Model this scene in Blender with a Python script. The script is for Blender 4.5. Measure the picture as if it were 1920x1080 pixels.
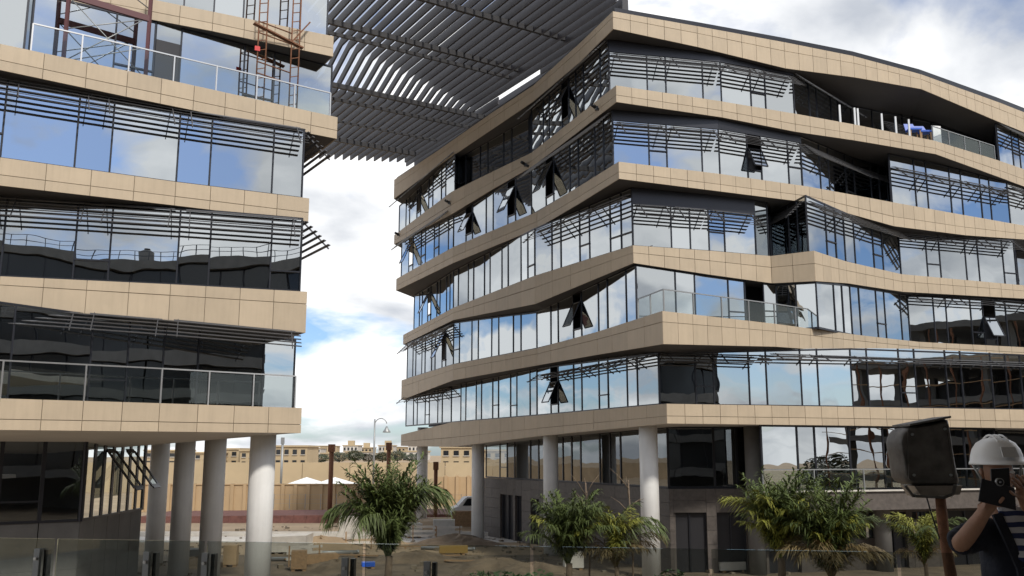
import bpy, bmesh, math, random
from mathutils import Vector, Matrix
for o in list(bpy.data.objects): bpy.data.objects.remove(o, do_unlink=True)
S = bpy.context.scene
COL = S.collection
V = Vector
rnd = random.Random(7)

# ------------------------------------------------------------------ camera, sky, sun, exposure
F, PITCH, EYE = 1750.0, math.radians(10.05), 6.0          # focal length in photo pixels, tilt, eye height
cam = bpy.data.cameras.new('camera'); cam.sensor_width = 36; cam.lens = F / 1920 * 36
cam.clip_start = 0.05; cam.clip_end = 6000
camo = bpy.data.objects.new('camera', cam); COL.objects.link(camo)
camo.location = (0, 0, EYE); camo.rotation_euler = (math.pi / 2 + PITCH, 0, 0)
S.camera = camo

SUN_EL, SUN_AZ = math.radians(44), (0.50, -0.866)          # horizontal direction towards the sun
sd = V((SUN_AZ[0] * math.cos(SUN_EL), SUN_AZ[1] * math.cos(SUN_EL), math.sin(SUN_EL))).normalized()
sl = bpy.data.lights.new('sun', 'SUN'); sl.energy = 3.0; sl.angle = math.radians(5.0); sl.color = (1, 0.94, 0.85)
so = bpy.data.objects.new('sun', sl); COL.objects.link(so)
so.rotation_euler = (-sd).to_track_quat('-Z', 'Y').to_euler(); so.location = (30, -40, 60)

W = bpy.data.worlds.new('World'); S.world = W; W.use_nodes = True
nt = W.node_tree; nt.nodes.clear()
def N(t, kind, **kw):
    n = t.nodes.new(kind)
    for k, v in kw.items():
        if k.startswith('i_'):
            n.inputs[int(k[2:]) if k[2:].isdigit() else k[2:]].default_value = v
        else: setattr(n, k, v)
    return n
def ramp(t, pts, interp='LINEAR'):
    r = t.nodes.new('ShaderNodeValToRGB'); e = r.color_ramp.elements; r.color_ramp.interpolation = interp
    while len(e) < len(pts): e.new(0.5)
    for i, (p, c) in enumerate(pts):
        e[i].position = p; e[i].color = (c, c, c, 1) if not isinstance(c, tuple) else (*c, 1)
    return r
L = nt.links.new
sky = N(nt, 'ShaderNodeTexSky', sky_type='NISHITA', sun_disc=False, sun_elevation=SUN_EL,
        sun_rotation=math.atan2(SUN_AZ[0], SUN_AZ[1]), air_density=1.0, dust_density=0.8)
tc = N(nt, 'ShaderNodeTexCoord')
sep = N(nt, 'ShaderNodeSeparateXYZ'); L(tc.outputs['Generated'], sep.inputs[0])
zz = N(nt, 'ShaderNodeMath', operation='MAXIMUM'); L(sep.outputs[2], zz.inputs[0]); zz.inputs[1].default_value = 0.0
za = N(nt, 'ShaderNodeMath', operation='ADD'); L(zz.outputs[0], za.inputs[0]); za.inputs[1].default_value = 0.30
dx = N(nt, 'ShaderNodeMath', operation='DIVIDE'); L(sep.outputs[0], dx.inputs[0]); L(za.outputs[0], dx.inputs[1])
dy = N(nt, 'ShaderNodeMath', operation='DIVIDE'); L(sep.outputs[1], dy.inputs[0]); L(za.outputs[0], dy.inputs[1])
cmb = N(nt, 'ShaderNodeCombineXYZ'); L(dx.outputs[0], cmb.inputs[0]); L(dy.outputs[0], cmb.inputs[1]); SEED = 14.2; cmb.inputs[2].default_value = SEED
n1 = N(nt, 'ShaderNodeTexNoise', i_Scale=2.3, i_Detail=9.0, i_Roughness=0.52, i_Distortion=0.35); L(cmb.outputs[0], n1.inputs['Vector'])
m1 = ramp(nt, [(0.375, 0.0), (0.485, 1.0)]); L(n1.outputs['Fac'], m1.inputs[0])
n2 = N(nt, 'ShaderNodeTexNoise', i_Scale=3.1, i_Detail=7.0, i_Roughness=0.5, i_Distortion=0.2); 
off = N(nt, 'ShaderNodeVectorMath', operation='ADD'); L(cmb.outputs[0], off.inputs[0]); off.inputs[1].default_value = (5.2, 1.3, 2.0); L(off.outputs[0], n2.inputs['Vector'])
c2 = ramp(nt, [(0.32, (5.8, 6.2, 6.9)), (0.45, (9.3, 9.5, 9.8)), (0.57, (12.6, 12.6, 12.6))]); L(n2.outputs['Fac'], c2.inputs[0])
blue = N(nt, 'ShaderNodeMix', data_type='RGBA', blend_type='MULTIPLY'); blue.inputs[0].default_value = 1.0
L(sky.outputs[0], blue.inputs[6]); blue.inputs[7].default_value = (0.96, 1.14, 1.46, 1)
mx = N(nt, 'ShaderNodeMix', data_type='RGBA'); L(m1.outputs[0], mx.inputs[0]); L(blue.outputs[2], mx.inputs[6]); L(c2.outputs[0], mx.inputs[7])
bg = N(nt, 'ShaderNodeBackground'); bg.inputs[1].default_value = 0.10; L(mx.outputs[2], bg.inputs[0])
wo = N(nt, 'ShaderNodeOutputWorld'); L(bg.outputs[0], wo.inputs[0])
S.view_settings.view_transform = 'Standard'; S.view_settings.look = 'None'
S.view_settings.exposure = 0.0; S.view_settings.gamma = 1.0
S.cycles.max_bounces = 8; S.cycles.transparent_max_bounces = 10; S.cycles.diffuse_bounces = 3; S.cycles.glossy_bounces = 4
S.render.resolution_x, S.render.resolution_y = 1024, 576

# ------------------------------------------------------------------ photo pixel -> ray -> point at a known height or distance
def ray(px, py):
    u, v = (px - 960) / F, (540 - py) / F
    return V((u, math.cos(PITCH) - v * math.sin(PITCH), math.sin(PITCH) + v * math.cos(PITCH)))
def at_z(px, py, z):
    r = ray(px, py); return V((0, 0, EYE)) + r * ((z - EYE) / r.z)
def at_d(px, py, d):
    r = ray(px, py); return V((0, 0, EYE)) + r * (d / r.y)
def proj(p):
    d = V(p) - V((0, 0, EYE)); c, s = math.cos(PITCH), math.sin(PITCH)
    w = d.y * c + d.z * s; h = -d.y * s + d.z * c
    return (960 + F * d.x / w, 540 - F * h / w)

# ------------------------------------------------------------------ materials
MATS = {}
def mat(name, col, rough=0.6, metal=0.0, var=0.0, noise=None, bump=0.0, bscale=30.0, spec=0.5, objvar=0.0):
    if name in MATS: return MATS[name]
    m = bpy.data.materials.new(name); m.use_nodes = True; t = m.node_tree; b = t.nodes['Principled BSDF']
    b.inputs['Base Color'].default_value = (*col, 1); b.inputs['Roughness'].default_value = rough
    b.inputs['Metallic'].default_value = metal; b.inputs['Specular IOR Level'].default_value = spec
    co = N(t, 'ShaderNodeTexCoord')
    if var or objvar:
        cur = None
        src = N(t, 'ShaderNodeRGB'); src.outputs[0].default_value = (*col, 1); cur = src.outputs[0]
        if var:
            n = N(t, 'ShaderNodeTexNoise', i_Scale=noise or 3.0, i_Detail=6.0, i_Roughness=0.6); t.links.new(co.outputs['Object'], n.inputs['Vector'])
            r = ramp(t, [(0.25, 1 - var), (0.75, 1 + var)]); t.links.new(n.outputs['Fac'], r.inputs[0])
            mm = N(t, 'ShaderNodeMix', data_type='RGBA', blend_type='MULTIPLY'); mm.inputs[0].default_value = 1
            t.links.new(cur, mm.inputs[6]); t.links.new(r.outputs[0], mm.inputs[7]); cur = mm.outputs[2]
        if objvar:
            oi = N(t, 'ShaderNodeObjectInfo'); r = ramp(t, [(0, 1 - objvar), (1, 1 + objvar)]); t.links.new(oi.outputs['Random'], r.inputs[0])
            mm = N(t, 'ShaderNodeMix', data_type='RGBA', blend_type='MULTIPLY'); mm.inputs[0].default_value = 1
            t.links.new(cur, mm.inputs[6]); t.links.new(r.outputs[0], mm.inputs[7]); cur = mm.outputs[2]
        t.links.new(cur, b.inputs['Base Color'])
    if bump:
        n = N(t, 'ShaderNodeTexNoise', i_Scale=bscale, i_Detail=5.0); t.links.new(co.outputs['Object'], n.inputs['Vector'])
        bp = N(t, 'ShaderNodeBump', i_Strength=bump, i_Distance=0.02); t.links.new(n.outputs['Fac'], bp.inputs['Height']); t.links.new(bp.outputs[0], b.inputs['Normal'])
    MATS[name] = m; return m
def glass(name, refl, tint, wav=0.0, rcol=(0.88, 0.93, 0.96), wscale=0.55):
    m = bpy.data.materials.new(name); m.use_nodes = True; t = m.node_tree; t.nodes.clear()
    tr = N(t, 'ShaderNodeBsdfTransparent'); tr.inputs[0].default_value = (*tint, 1)
    gl = N(t, 'ShaderNodeBsdfGlossy'); gl.inputs['Color'].default_value = (*rcol, 1); gl.inputs['Roughness'].default_value = 0.0
    lw = N(t, 'ShaderNodeFresnel'); lw.inputs[0].default_value = 1.45
    mr = N(t, 'ShaderNodeMapRange'); mr.inputs[1].default_value = 0.03; mr.inputs[2].default_value = 1.0; mr.inputs[3].default_value = refl; mr.inputs[4].default_value = 1.0
    t.links.new(lw.outputs[0], mr.inputs[0])
    if wav:                                       # panes differ a little in how strongly they mirror
        oj = N(t, 'ShaderNodeObjectInfo'); mv = N(t, 'ShaderNodeMapRange'); mv.inputs[3].default_value = refl*.86; mv.inputs[4].default_value = min(.95, refl*1.14)
        t.links.new(oj.outputs['Random'], mv.inputs[0]); t.links.new(mv.outputs[0], mr.inputs[3])
        co = N(t, 'ShaderNodeTexCoord'); oi = N(t, 'ShaderNodeObjectInfo')
        ml = N(t, 'ShaderNodeMath', operation='MULTIPLY'); ml.inputs[1].default_value = 40; t.links.new(oi.outputs['Random'], ml.inputs[0])
        ad = N(t, 'ShaderNodeVectorMath', operation='ADD'); t.links.new(co.outputs['Object'], ad.inputs[0]); t.links.new(ml.outputs[0], ad.inputs[1])
        n = N(t, 'ShaderNodeTexNoise', i_Scale=wscale, i_Detail=1.5, i_Roughness=0.35); t.links.new(ad.outputs[0], n.inputs['Vector'])
        bp = N(t, 'ShaderNodeBump', i_Strength=1.0, i_Distance=wav); t.links.new(n.outputs['Fac'], bp.inputs['Height']); t.links.new(bp.outputs[0], gl.inputs['Normal'])
    mxs = N(t, 'ShaderNodeMixShader'); t.links.new(mr.outputs[0], mxs.inputs[0]); t.links.new(tr.outputs[0], mxs.inputs[1]); t.links.new(gl.outputs[0], mxs.inputs[2])
    o = N(t, 'ShaderNodeOutputMaterial'); t.links.new(mxs.outputs[0], o.inputs[0]); MATS[name] = m; return m
M_STONE = mat('stone_cladding', (0.462, 0.374, 0.266), 0.6, var=0.06, noise=1.1, bump=0.15, bscale=40, objvar=0.06)
def streaks(m, amt):                       # faint rain streaks running down the stone
    t = m.node_tree; b = t.nodes['Principled BSDF']; src = b.inputs['Base Color'].links[0].from_socket
    co = N(t, 'ShaderNodeTexCoord'); mp = N(t, 'ShaderNodeMapping'); mp.inputs['Scale'].default_value = (5.5, 5.5, .45); t.links.new(co.outputs['Object'], mp.inputs[0])
    n = N(t, 'ShaderNodeTexNoise', i_Scale=1.0, i_Detail=5.0, i_Roughness=.65); t.links.new(mp.outputs[0], n.inputs['Vector'])
    r = ramp(t, [(.30, 1-amt*1.6), (.55, 1.0), (.8, 1+amt*.5)]); t.links.new(n.outputs['Fac'], r.inputs[0])
    mm = N(t, 'ShaderNodeMix', data_type='RGBA', blend_type='MULTIPLY'); mm.inputs[0].default_value = 1
    t.links.new(src, mm.inputs[6]); t.links.new(r.outputs[0], mm.inputs[7]); t.links.new(mm.outputs[2], b.inputs['Base Color'])
streaks(M_STONE, .045)
M_JOINT = mat('joint_backing', (0.20, 0.16, 0.115), 0.9)
M_FRAME = mat('window_frame_aluminium', (0.035, 0.037, 0.045), 0.35, 0.6, objvar=0.1)
M_SLAT = mat('louvre_aluminium', (0.10, 0.10, 0.105), 0.4, 0.4, objvar=0.2)
M_FIN = mat('canopy_aluminium', (0.08, 0.078, 0.088), 0.5, 0.3, var=0.1, objvar=0.12)
M_BEAM = mat('canopy_steel', (0.05, 0.05, 0.055), 0.5, 0.4)
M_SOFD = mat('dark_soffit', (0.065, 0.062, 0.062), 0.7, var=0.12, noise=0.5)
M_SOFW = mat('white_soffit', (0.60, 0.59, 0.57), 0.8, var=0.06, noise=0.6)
M_SLAB = mat('slab_concrete', (0.30, 0.29, 0.28), 0.9, var=0.12)
M_CORE = mat('interior_wall', (0.08, 0.08, 0.085), 0.9, var=0.25, noise=0.4)
M_COLM = mat('column_paint', (0.66, 0.655, 0.635), 0.7, var=0.08, noise=1.0, bump=0.1, bscale=8)
streaks(M_COLM, .04)
M_GLASS = glass('facade_glass', 0.50, (0.16, 0.18, 0.20), wav=0.010)
M_GLASSL = glass('facade_glass_wavy', 0.50, (0.16, 0.18, 0.20), wav=0.011, wscale=0.45)
M_GLASSD = glass('clear_shopfront_glass', 0.20, (0.42, 0.44, 0.44), wav=0.006)
M_RAILG = glass('balustrade_glass', 0.05, (0.86, 0.90, 0.89), rcol=(0.9, 1, 0.97))
M_FOREG = glass('front_balustrade_glass', 0.035, (0.74, 0.76, 0.74), rcol=(0.9, 1, 0.97))
M_STEEL = mat('stainless_steel', (0.55, 0.55, 0.54), 0.3, 0.85)
M_STEELD = mat('steel_grey_paint', (0.30, 0.31, 0.31), 0.45, 0.5)
M_GRAN = mat('brown_granite', (0.088, 0.075, 0.066), 0.55, var=0.3, noise=5, objvar=0.12)
M_GREY = mat('grey_render', (0.15, 0.147, 0.14), 0.85, var=0.2, noise=0.9)
M_DOOR = mat('dark_door', (0.03, 0.03, 0.034), 0.4, 0.3)
M_BLACK = mat('black_plastic', (0.012, 0.012, 0.014), 0.35)
M_RUST = mat('rusty_steel', (0.19, 0.085, 0.045), 0.8, 0.2, var=0.35, noise=14, bump=0.4, bscale=50)
M_MAROON = mat('maroon_paint', (0.11, 0.04, 0.045), 0.6)
M_SAND = mat('sandy_ground', (0.33, 0.245, 0.155), 0.95, var=0.28, noise=0.22, bump=0.6, bscale=3)
M_CREAM = mat('beige_wall_paint', (0.44, 0.315, 0.185), 0.9, var=0.1, noise=0.4, objvar=0.04)
M_CREAM2 = mat('pale_yellow_render', (0.43, 0.34, 0.215), 0.9, var=0.08, noise=0.3, objvar=0.08)
M_BRICK = mat('red_brown_brick', (0.14, 0.056, 0.042), 0.9, var=0.35, noise=3.0)
M_CONC = mat('pale_concrete', (0.52, 0.49, 0.44), 0.9, var=0.18, noise=1.5, objvar=0.1)
M_WHITE = mat('white_paint', (0.78, 0.78, 0.77), 0.45, objvar=0.03)
M_BLUE = mat('blue_plastic', (0.02, 0.10, 0.50), 0.45)
M_SKIN = mat('skin', (0.30, 0.155, 0.092), 0.55, var=0.14, noise=24, bump=.12, bscale=90)
M_NAVY = mat('navy_jacket', (0.008, 0.010, 0.02), 0.85, var=0.3, noise=12, bump=1.0, bscale=13)
M_TROUS = mat('dark_trousers', (0.02, 0.022, 0.03), 0.9)
M_WOOD = mat('timber', (0.30, 0.19, 0.10), 0.8, var=0.3, noise=8, objvar=0.2)

# ------------------------------------------------------------------ mesh helpers
BASE = {}
def link(o, parent=None):
    COL.objects.link(o)
    if parent is not None:
        o.parent = parent
        if parent.name in BASE: o.matrix_parent_inverse = Matrix.Translation(-BASE[parent.name])
    return o
def tag(o, label, cat, group=None):
    o['label'] = label; o['category'] = cat
    if group: o['group'] = group
    return o
def thing(name, loc, label, cat, group=None):
    o = bpy.data.objects.new(name, None); o.empty_display_size = 0.3; o.location = loc; link(o)
    BASE[o.name] = V(loc); return tag(o, label, cat, group)
class MB:
    def __init__(s): s.v = []; s.f = []; s.sm = []
    def quad(s, *p):
        n = len(s.v); s.v += [tuple(q) for q in p]; s.f.append(tuple(range(n, n + len(p)))); return s
    def hexa(s, a, b):                      # two matching quads -> closed solid
        n = len(s.v); s.v += [tuple(q) for q in a] + [tuple(q) for q in b]
        s.f += [(n+3, n+2, n+1, n), (n+4, n+5, n+6, n+7)] + [(n+i, n+(i+1) % 4, n+4+(i+1) % 4, n+4+i) for i in range(4)]; return s
    def box(s, c, dx, dy, dz, rz=0.0):      # centre of the base
        c = V(c); ca, sa = math.cos(rz), math.sin(rz)
        r = [V((x*ca - y*sa, x*sa + y*ca, 0)) for x, y in ((-dx/2, -dy/2), (dx/2, -dy/2), (dx/2, dy/2), (-dx/2, dy/2))]
        return s.hexa([c + q for q in r], [c + q + V((0, 0, dz)) for q in r])
    def bar(s, p0, p1, w, h, up=V((0, 0, 1))):
        p0, p1 = V(p0), V(p1); t = (p1 - p0).normalized(); a = t.cross(V(up))
        if a.length < 1e-4: a = t.cross(V((1, 0, 0)))
        a.normalize(); b = a.cross(t).normalized()
        k = [a*w/2*i + b*h/2*j for i, j in ((-1, -1), (1, -1), (1, 1), (-1, 1))]
        return s.hexa([p0 + q for q in k], [p1 + q for q in k])
    def tube(s, pts, r, n=8, cap=True):
        pts = [V(p) for p in pts]; rs = r if isinstance(r, (list, tuple)) else [r]*len(pts); n0 = len(s.v)
        ref = None
        for i, p in enumerate(pts):
            t = (pts[min(i+1, len(pts)-1)] - pts[max(i-1, 0)]).normalized()
            if ref is None: ref = t.orthogonal().normalized()
            a = (ref - t * ref.dot(t)).normalized(); ref = a; b = t.cross(a)
            for k in range(n):
                q = 2*math.pi*k/n; s.v.append(tuple(p + (a*math.cos(q) + b*math.sin(q))*rs[i]))
        for i in range(len(pts)-1):
            for k in range(n):
                a0 = n0 + i*n + k; a1 = n0 + i*n + (k+1) % n; s.f.append((a0, a1, a1+n, a0+n)); s.sm.append(len(s.f)-1)
        if cap: s.f.append(tuple(n0 + k for k in reversed(range(n)))); s.f.append(tuple(n0 + (len(pts)-1)*n + k for k in range(n)))
        return s
    def lathe(s, c, prof, n=20):
        c = V(c); n0 = len(s.v)
        for r, z in prof:
            for k in range(n):
                q = 2*math.pi*k/n; s.v.append((c.x + r*math.cos(q), c.y + r*math.sin(q), c.z + z))
        for i in range(len(prof)-1):
            for k in range(n):
                a0 = n0+i*n+k; a1 = n0+i*n+(k+1) % n; s.f.append((a0, a1, a1+n, a0+n)); s.sm.append(len(s.f)-1)
        s.f.append(tuple(n0+k for k in reversed(range(n)))); s.f.append(tuple(n0+(len(prof)-1)*n+k for k in range(n))); return s
    def mesh(s, name):
        me = bpy.data.meshes.new(name); me.from_pydata(s.v, [], s.f); me.update()
        for i in s.sm: me.polygons[i].use_smooth = True
        return me
    def build(s, name, m, parent=None, kind=None, smooth=False):
        me = s.mesh(name); me.materials.append(m)
        if smooth:
            for p in me.polygons: p.use_smooth = True
        o = bpy.data.objects.new(name, me); link(o, parent)
        if kind: o['kind'] = kind
        return o
def inst(name, me, parent, loc=(0, 0, 0), rot=(0, 0, 0), sc=(1, 1, 1)):
    o = bpy.data.objects.new(name, me); link(o, parent); o.location = loc; o.rotation_euler = rot; o.scale = sc; return o
def ubox(name, m):                        # unit box, base at origin: x,y centred, z 0..1
    b = MB(); b.box((0, 0, 0), 1, 1, 1); me = b.mesh(name); me.materials.append(m); return me
ME_MULL = ubox('mullion', M_FRAME)
# ------------------------------------------------------------------ banded office buildings
class Band:
    """One stone fascia: vertices read from the photo as (column, top row, bottom row) on a level floor edge."""
    def __init__(s, z, pts, joint=0.6, end=None, module=0.95):
        s.z = z; s.p = []; s.zb = []; s.zt = []; s.px = []; s.joint = joint; s.nfront = len(pts)
        for q in pts:
            if len(q) == 4: P = at_d(q[0], q[1], q[3])
            else: P = at_z(q[0], q[1], z)
            r = ray(q[0], q[2]); s.px.append(q[0]); s.p.append(V((P.x, P.y, 0))); s.zt.append(P.z)
            s.zb.append(EYE + r.z * P.y / r.y)
        if end is not None:                # a second face turning away at the right end
            s.p.append(s.p[-1] + end); s.zt.append(s.zt[-1]); s.zb.append(s.zb[-1])
    def at(s, px, sb, D):
        pts = [p + D * sb for p in s.p[:s.nfront]]; xs = [proj((p.x, p.y, s.z))[0] for p in pts]
        k = None
        for i in range(len(pts)-1):
            if xs[i] <= px <= xs[i+1]: k = i; break
        if k is None: k = 0 if px < xs[0] else len(pts)-2
        lo, hi = (-3.0, 4.0)
        for _ in range(40):
            t = (lo+hi)/2; q = pts[k].lerp(pts[k+1], t)
            if q.y < 3: hi = t if xs[k] > 960 else hi
            if proj((q.x, q.y, s.z))[0] < px: lo = t
            else: hi = t
        return pts[k].lerp(pts[k+1], (lo+hi)/2)
def ztop_at(bd, p):
    px = proj((p.x, p.y, bd.z))[0]; n = bd.nfront; xs = bd.px
    if px <= xs[0]: return bd.zb[0]
    for i in range(n-1):
        if xs[i] <= px <= xs[i+1]: f = (px-xs[i])/(xs[i+1]-xs[i]); return bd.zb[i]*(1-f) + bd.zb[i+1]*f
    return bd.zb[n-1]
def zv(p, z): return V((p.x, p.y, z))
def out_normal(a, b, D):
    t = (b - a); t.z = 0; t.normalize(); n = V((t.y, -t.x, 0))
    return -n if n.dot(D) > 0 else n
PANELS = []
def band_geometry(bd, root, D, inner, soffit_mat, module, side_split=None, zin=None):
    """fascia backing with soffit and floor plate; returns the part that carries the cladding panels"""
    b = MB(); n = len(bd.p)
    back = [p + D*0.06 for p in bd.p]; inn = [p + D*inner for p in bd.p]
    for i in range(n-1):
        b.quad(zv(back[i], bd.zb[i]+.015), zv(back[i+1], bd.zb[i+1]+.015), zv(back[i+1], bd.zt[i+1]-.02), zv(back[i], bd.zt[i]-.02))
    fb = b.build('fascia', M_JOINT, root)
    b = MB()
    for i in range(n-1):
        zi = zin if zin else None
        b.quad(zv(bd.p[i]+D*.05, bd.zb[i]+.008), zv(inn[i], zi or bd.zb[i]+.008), zv(inn[i+1], zi or bd.zb[i+1]+.008), zv(bd.p[i+1]+D*.05, bd.zb[i+1]+.008))
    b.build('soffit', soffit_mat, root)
    b = MB()
    for i in range(n-1):
        b.quad(zv(back[i], bd.zt[i]-.03), zv(back[i+1], bd.zt[i+1]-.03), zv(inn[i+1]+D*8, bd.zt[i+1]-.03), zv(inn[i]+D*8, bd.zt[i]-.03))
    b.build('floor_slab', M_SLAB, root)
    for i in range(n-1):
        A, B = bd.p[i], bd.p[i+1]; ln = (B-A).length
        nn = out_normal(A, B, D); md = module if side_split is None or i >= side_split else module*2
        k = max(1, round(ln/md)); g = 0.011/ln
        for j in range(k):
            t0, t1 = j/k + g, (j+1)/k - g
            def pt(t, w):
                zt = bd.zt[i]*(1-t)+bd.zt[i+1]*t; zb = bd.zb[i]*(1-t)+bd.zb[i+1]*t
                p = A.lerp(B, t); return zv(p, zt + (zb-zt)*w)
            h = max(.2, bd.zt[i]-bd.zb[i]); gw = .011/h
            jj = bd.joint
            for w0, w1 in ((0, jj-gw), (jj+gw, 1)):
                q = [pt(t0, w0), pt(t1, w0), pt(t1, w1), pt(t0, w1)]
                bul = nn*rnd.uniform(-.004, .004)
                q = [x + bul for x in q]
                s4 = [proj(x) for x in q]
                vis = any(-40 < x < 1960 and -40 < y < 1100 for x, y in s4)
                area = abs(sum(s4[m][0]*s4[(m+1) % 4][1]-s4[(m+1) % 4][0]*s4[m][1] for m in range(4)))/2 if vis else 0
                PANELS.append((area, q, nn, fb, root.name))
    return fb
def flush_panels(limit=295):
    by = {}
    for p in PANELS: by.setdefault(p[4], []).append(p)
    for rn, lst in by.items():
        lst.sort(key=lambda p: -p[0]); rest = {}
        for i, (a, q, nn, fb, _) in enumerate(lst):
            if i < limit and a > 0:
                b = MB(); b.hexa([x - nn*.045 for x in q], q); b.build('cladding_panel', M_STONE, fb)
            else: rest.setdefault(fb.name, (fb, MB()))[1].hexa([x - nn*.045 for x in q], q)
        for fb, b in rest.values(): b.build('cladding_panels', M_STONE, fb, kind='stuff')
    PANELS.clear()

def glazing(root, name, P, z0, z1, D, module, gm=None, pattern=(2, 1), sash=0.25, openset=(), seed=1, rail=True, mull=0.06, spandrel=None, up=None):
    """window wall along the plan points P; panes and mullions are sub-parts of one frame"""
    T = (lambda p: ztop_at(up, p) + .004) if up else (lambda p: z1)
    gm = gm or M_GLASS; rr = random.Random(seed); b = MB(); h_ = MB()
    for A, B in zip(P[:-1], P[1:]):
        nn = out_normal(A, B, D)
        b.bar(zv(A, z0+.05), zv(B, z0+.05), .10, .10); h_.bar(zv(A, T(A)-.04), zv(B, T(B)-.04), .08, .08)
    fr = b.build('window_wall', M_FRAME, root); h_.build('head_rail', M_FRAME, fr)
    if spandrel:
        for A, B in zip(P[:-1], P[1:]):
            nn = out_normal(A, B, D); q = [zv(A, spandrel), zv(B, spandrel), zv(B, T(B)-.03), zv(A, T(A)-.03)]
            b = MB(); b.hexa([x + nn*.03 for x in q], [x + nn*.055 for x in q]); b.build('spandrel', M_FRAME, fr)
    k = 0; used = []
    for A, B in zip(P[:-1], P[1:]):
        nn = out_normal(A, B, D); ln = (B-A).length; t = (B-A).normalized(); ang = math.atan2(t.y, t.x)
        units = max(1, round(ln/module)); u = ln/units; x = 0.0; left = units
        while left > 0:
            w = min(pattern[k % len(pattern)], left); k += 1; left -= w
            a, c = A + t*x, A + t*(x + w*u); x += w*u
            inst('mullion', ME_MULL, fr, zv(a + nn*.012, z0), (0, 0, ang), (mull, .06, T(a)-z0))
            px = proj(zv((a+c)/2, (z0+z1)/2))[0]
            op = [o for o in openset if abs(o[0]-px) < 34]
            a2, c2 = a + t*.035, c - t*.035
            if op and w == 1 and op[0] not in used:
                used.append(op[0])
                zs0, zs1 = z0 + .6, min(z1, T(a), T(c)) - (op[0][1] if len(op[0]) > 1 else .55)
                if zs1 - zs0 > .5:
                    open_sash(root, a2, c2, zs0, zs1, nn, gm)
                    q = [zv(a2, z0), zv(c2, z0), zv(c2, zs0), zv(a2, zs0)]; pane(q, nn, fr, gm)
                    inst('transom', ME_MULL, fr, zv((a+c)/2 + nn*.03, zs0-.035), (0, 0, ang), (w*u, .09, .06))
                    continue
            if w == 1 and rr.random() < sash:
                zm = z0 + (z1-z0)*rr.choice((.22, .26, .30))
                inst('transom', ME_MULL, fr, zv((a+c)/2 + nn*.03, zm), (0, 0, ang), (w*u, .09, .06))
            pane([zv(a2, z0), zv(c2, z0), zv(c2, T(c2)), zv(a2, T(a2))], nn, fr, gm, rr)
    inst('mullion', ME_MULL, fr, zv(P[-1], z0), (0, 0, ang), (mull, .09, T(P[-1])-z0))
    return fr
def pane(q, nn, fr, gm, rr=rnd):
    j = [nn*rr.uniform(-.006, .006) for _ in range(2)]
    q = [q[0] + j[0], q[1] + j[1], q[2] - j[0], q[3] - j[1]]
    b = MB(); b.quad(*q); b.build('pane', gm, fr)
def open_sash(root, a, c, z0, z1, nn, gm, tilt=math.radians(25), fat=.055):
    h = z1 - z0; d = V((0, 0, -math.cos(tilt))) + nn*math.sin(tilt); up = d.cross((c-a).normalized())
    A1, C1 = zv(a, z1) + nn*.08, zv(c, z1) + nn*.08; A0, C0 = A1 + d*h, C1 + d*h
    b = MB()
    for p, q in ((A0, C0), (A1, C1), (A0, A1), (C0, C1)): b.bar(p, q, fat, .05, up)
    s = b.build('open_window', M_FRAME, root)
    b = MB(); b.quad(A0, C0, C1, A1); b.build('pane', gm, s)
    b = MB(); inn = -nn*.35; b.hexa([zv(a, z0)+inn, zv(c, z0)+inn, zv(c, z1)+inn, zv(a, z1)+inn], [zv(a, z0)+inn*1.1, zv(c, z0)+inn*1.1, zv(c, z1)+inn*1.1, zv(a, z1)+inn*1.1])
    b.build('dark_interior', M_DOOR, s)  # dark sheet added behind the opening, the room's shade put in as colour
def louvre(root, P, ztop, D, out=.9, drop=.88, rows=6, seg=2.8, zend=None, reach0=.1):
    """sun-shade: sloping brackets with horizontal slats"""
    n = len(P); acc = 0
    for i, (A, B) in enumerate(zip(P[:-1], P[1:])):
        nn = out_normal(A, B, D); ln = (B-A).length; k = max(1, round(ln/seg))
        t = (B-A).normalized()
        za = ztop if zend is None else ztop + (zend-ztop)*i/(n-1); zc = ztop if zend is None else ztop + (zend-ztop)*(i+1)/(n-1)
        for j in range(k):
            a, c = A.lerp(B, j/k), A.lerp(B, (j+1)/k); z0, z1 = za+(zc-za)*j/k, za+(zc-za)*(j+1)/k
            b = MB()
            for p, z in ((a + t*.35, z0), (c - t*.35, z1)):
                b.bar(zv(p + nn*reach0, z), zv(p + nn*(out+reach0), z-drop), .03, .06)
            b.bar(zv(a + t*.2 + nn*(reach0+.02), z0-.03), zv(c - t*.2 + nn*(reach0+.02), z1-.03), .05, .05)
            br = b.build('sunshade', M_SLAT, root)
            for r in range(rows):
                f = (r+.4)/rows
                o = nn*(reach0 + out*f)
                sb = MB(); sb.bar(zv(a, z0-drop*f)+o, zv(c, z1-drop*f)+o, .115, .026, V((0, 0, 1)) + nn*.35); sb.build('slat', M_SLAT, br)
def railing(root_or_none, P, z, h, spacing, parent, post_mat, label=None, gm=None, rail=True):
    """glass balustrade with posts; parts of the given thing"""
    for A, B in zip(P[:-1], P[1:]):
        ln = (B-A).length; k = max(1, round(ln/spacing)); t = (B-A).normalized(); ang = math.atan2(t.y, t.x)
        for j in range(k+1):
            p = A.lerp(B, j/k); o = MB(); o.box(zv(p, z), .05, .07, h, ang); o.build('post', post_mat, parent)
        for j in range(k):
            a, c = A.lerp(B, j/k) + t*.06, A.lerp(B, (j+1)/k) - t*.06; nn = V((t.y, -t.x, 0))*.006
            q = [zv(a, z+.06), zv(c, z+.06), zv(c, z+h-.06), zv(a, z+h-.06)]
            b = MB(); b.quad(*q); b.build('glass_panel', gm or M_RAILG, parent)
        if rail: b = MB(); b.bar(zv(A, z+h), zv(B, z+h), .05, .05); b.build('top_rail', post_mat, parent)

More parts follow.
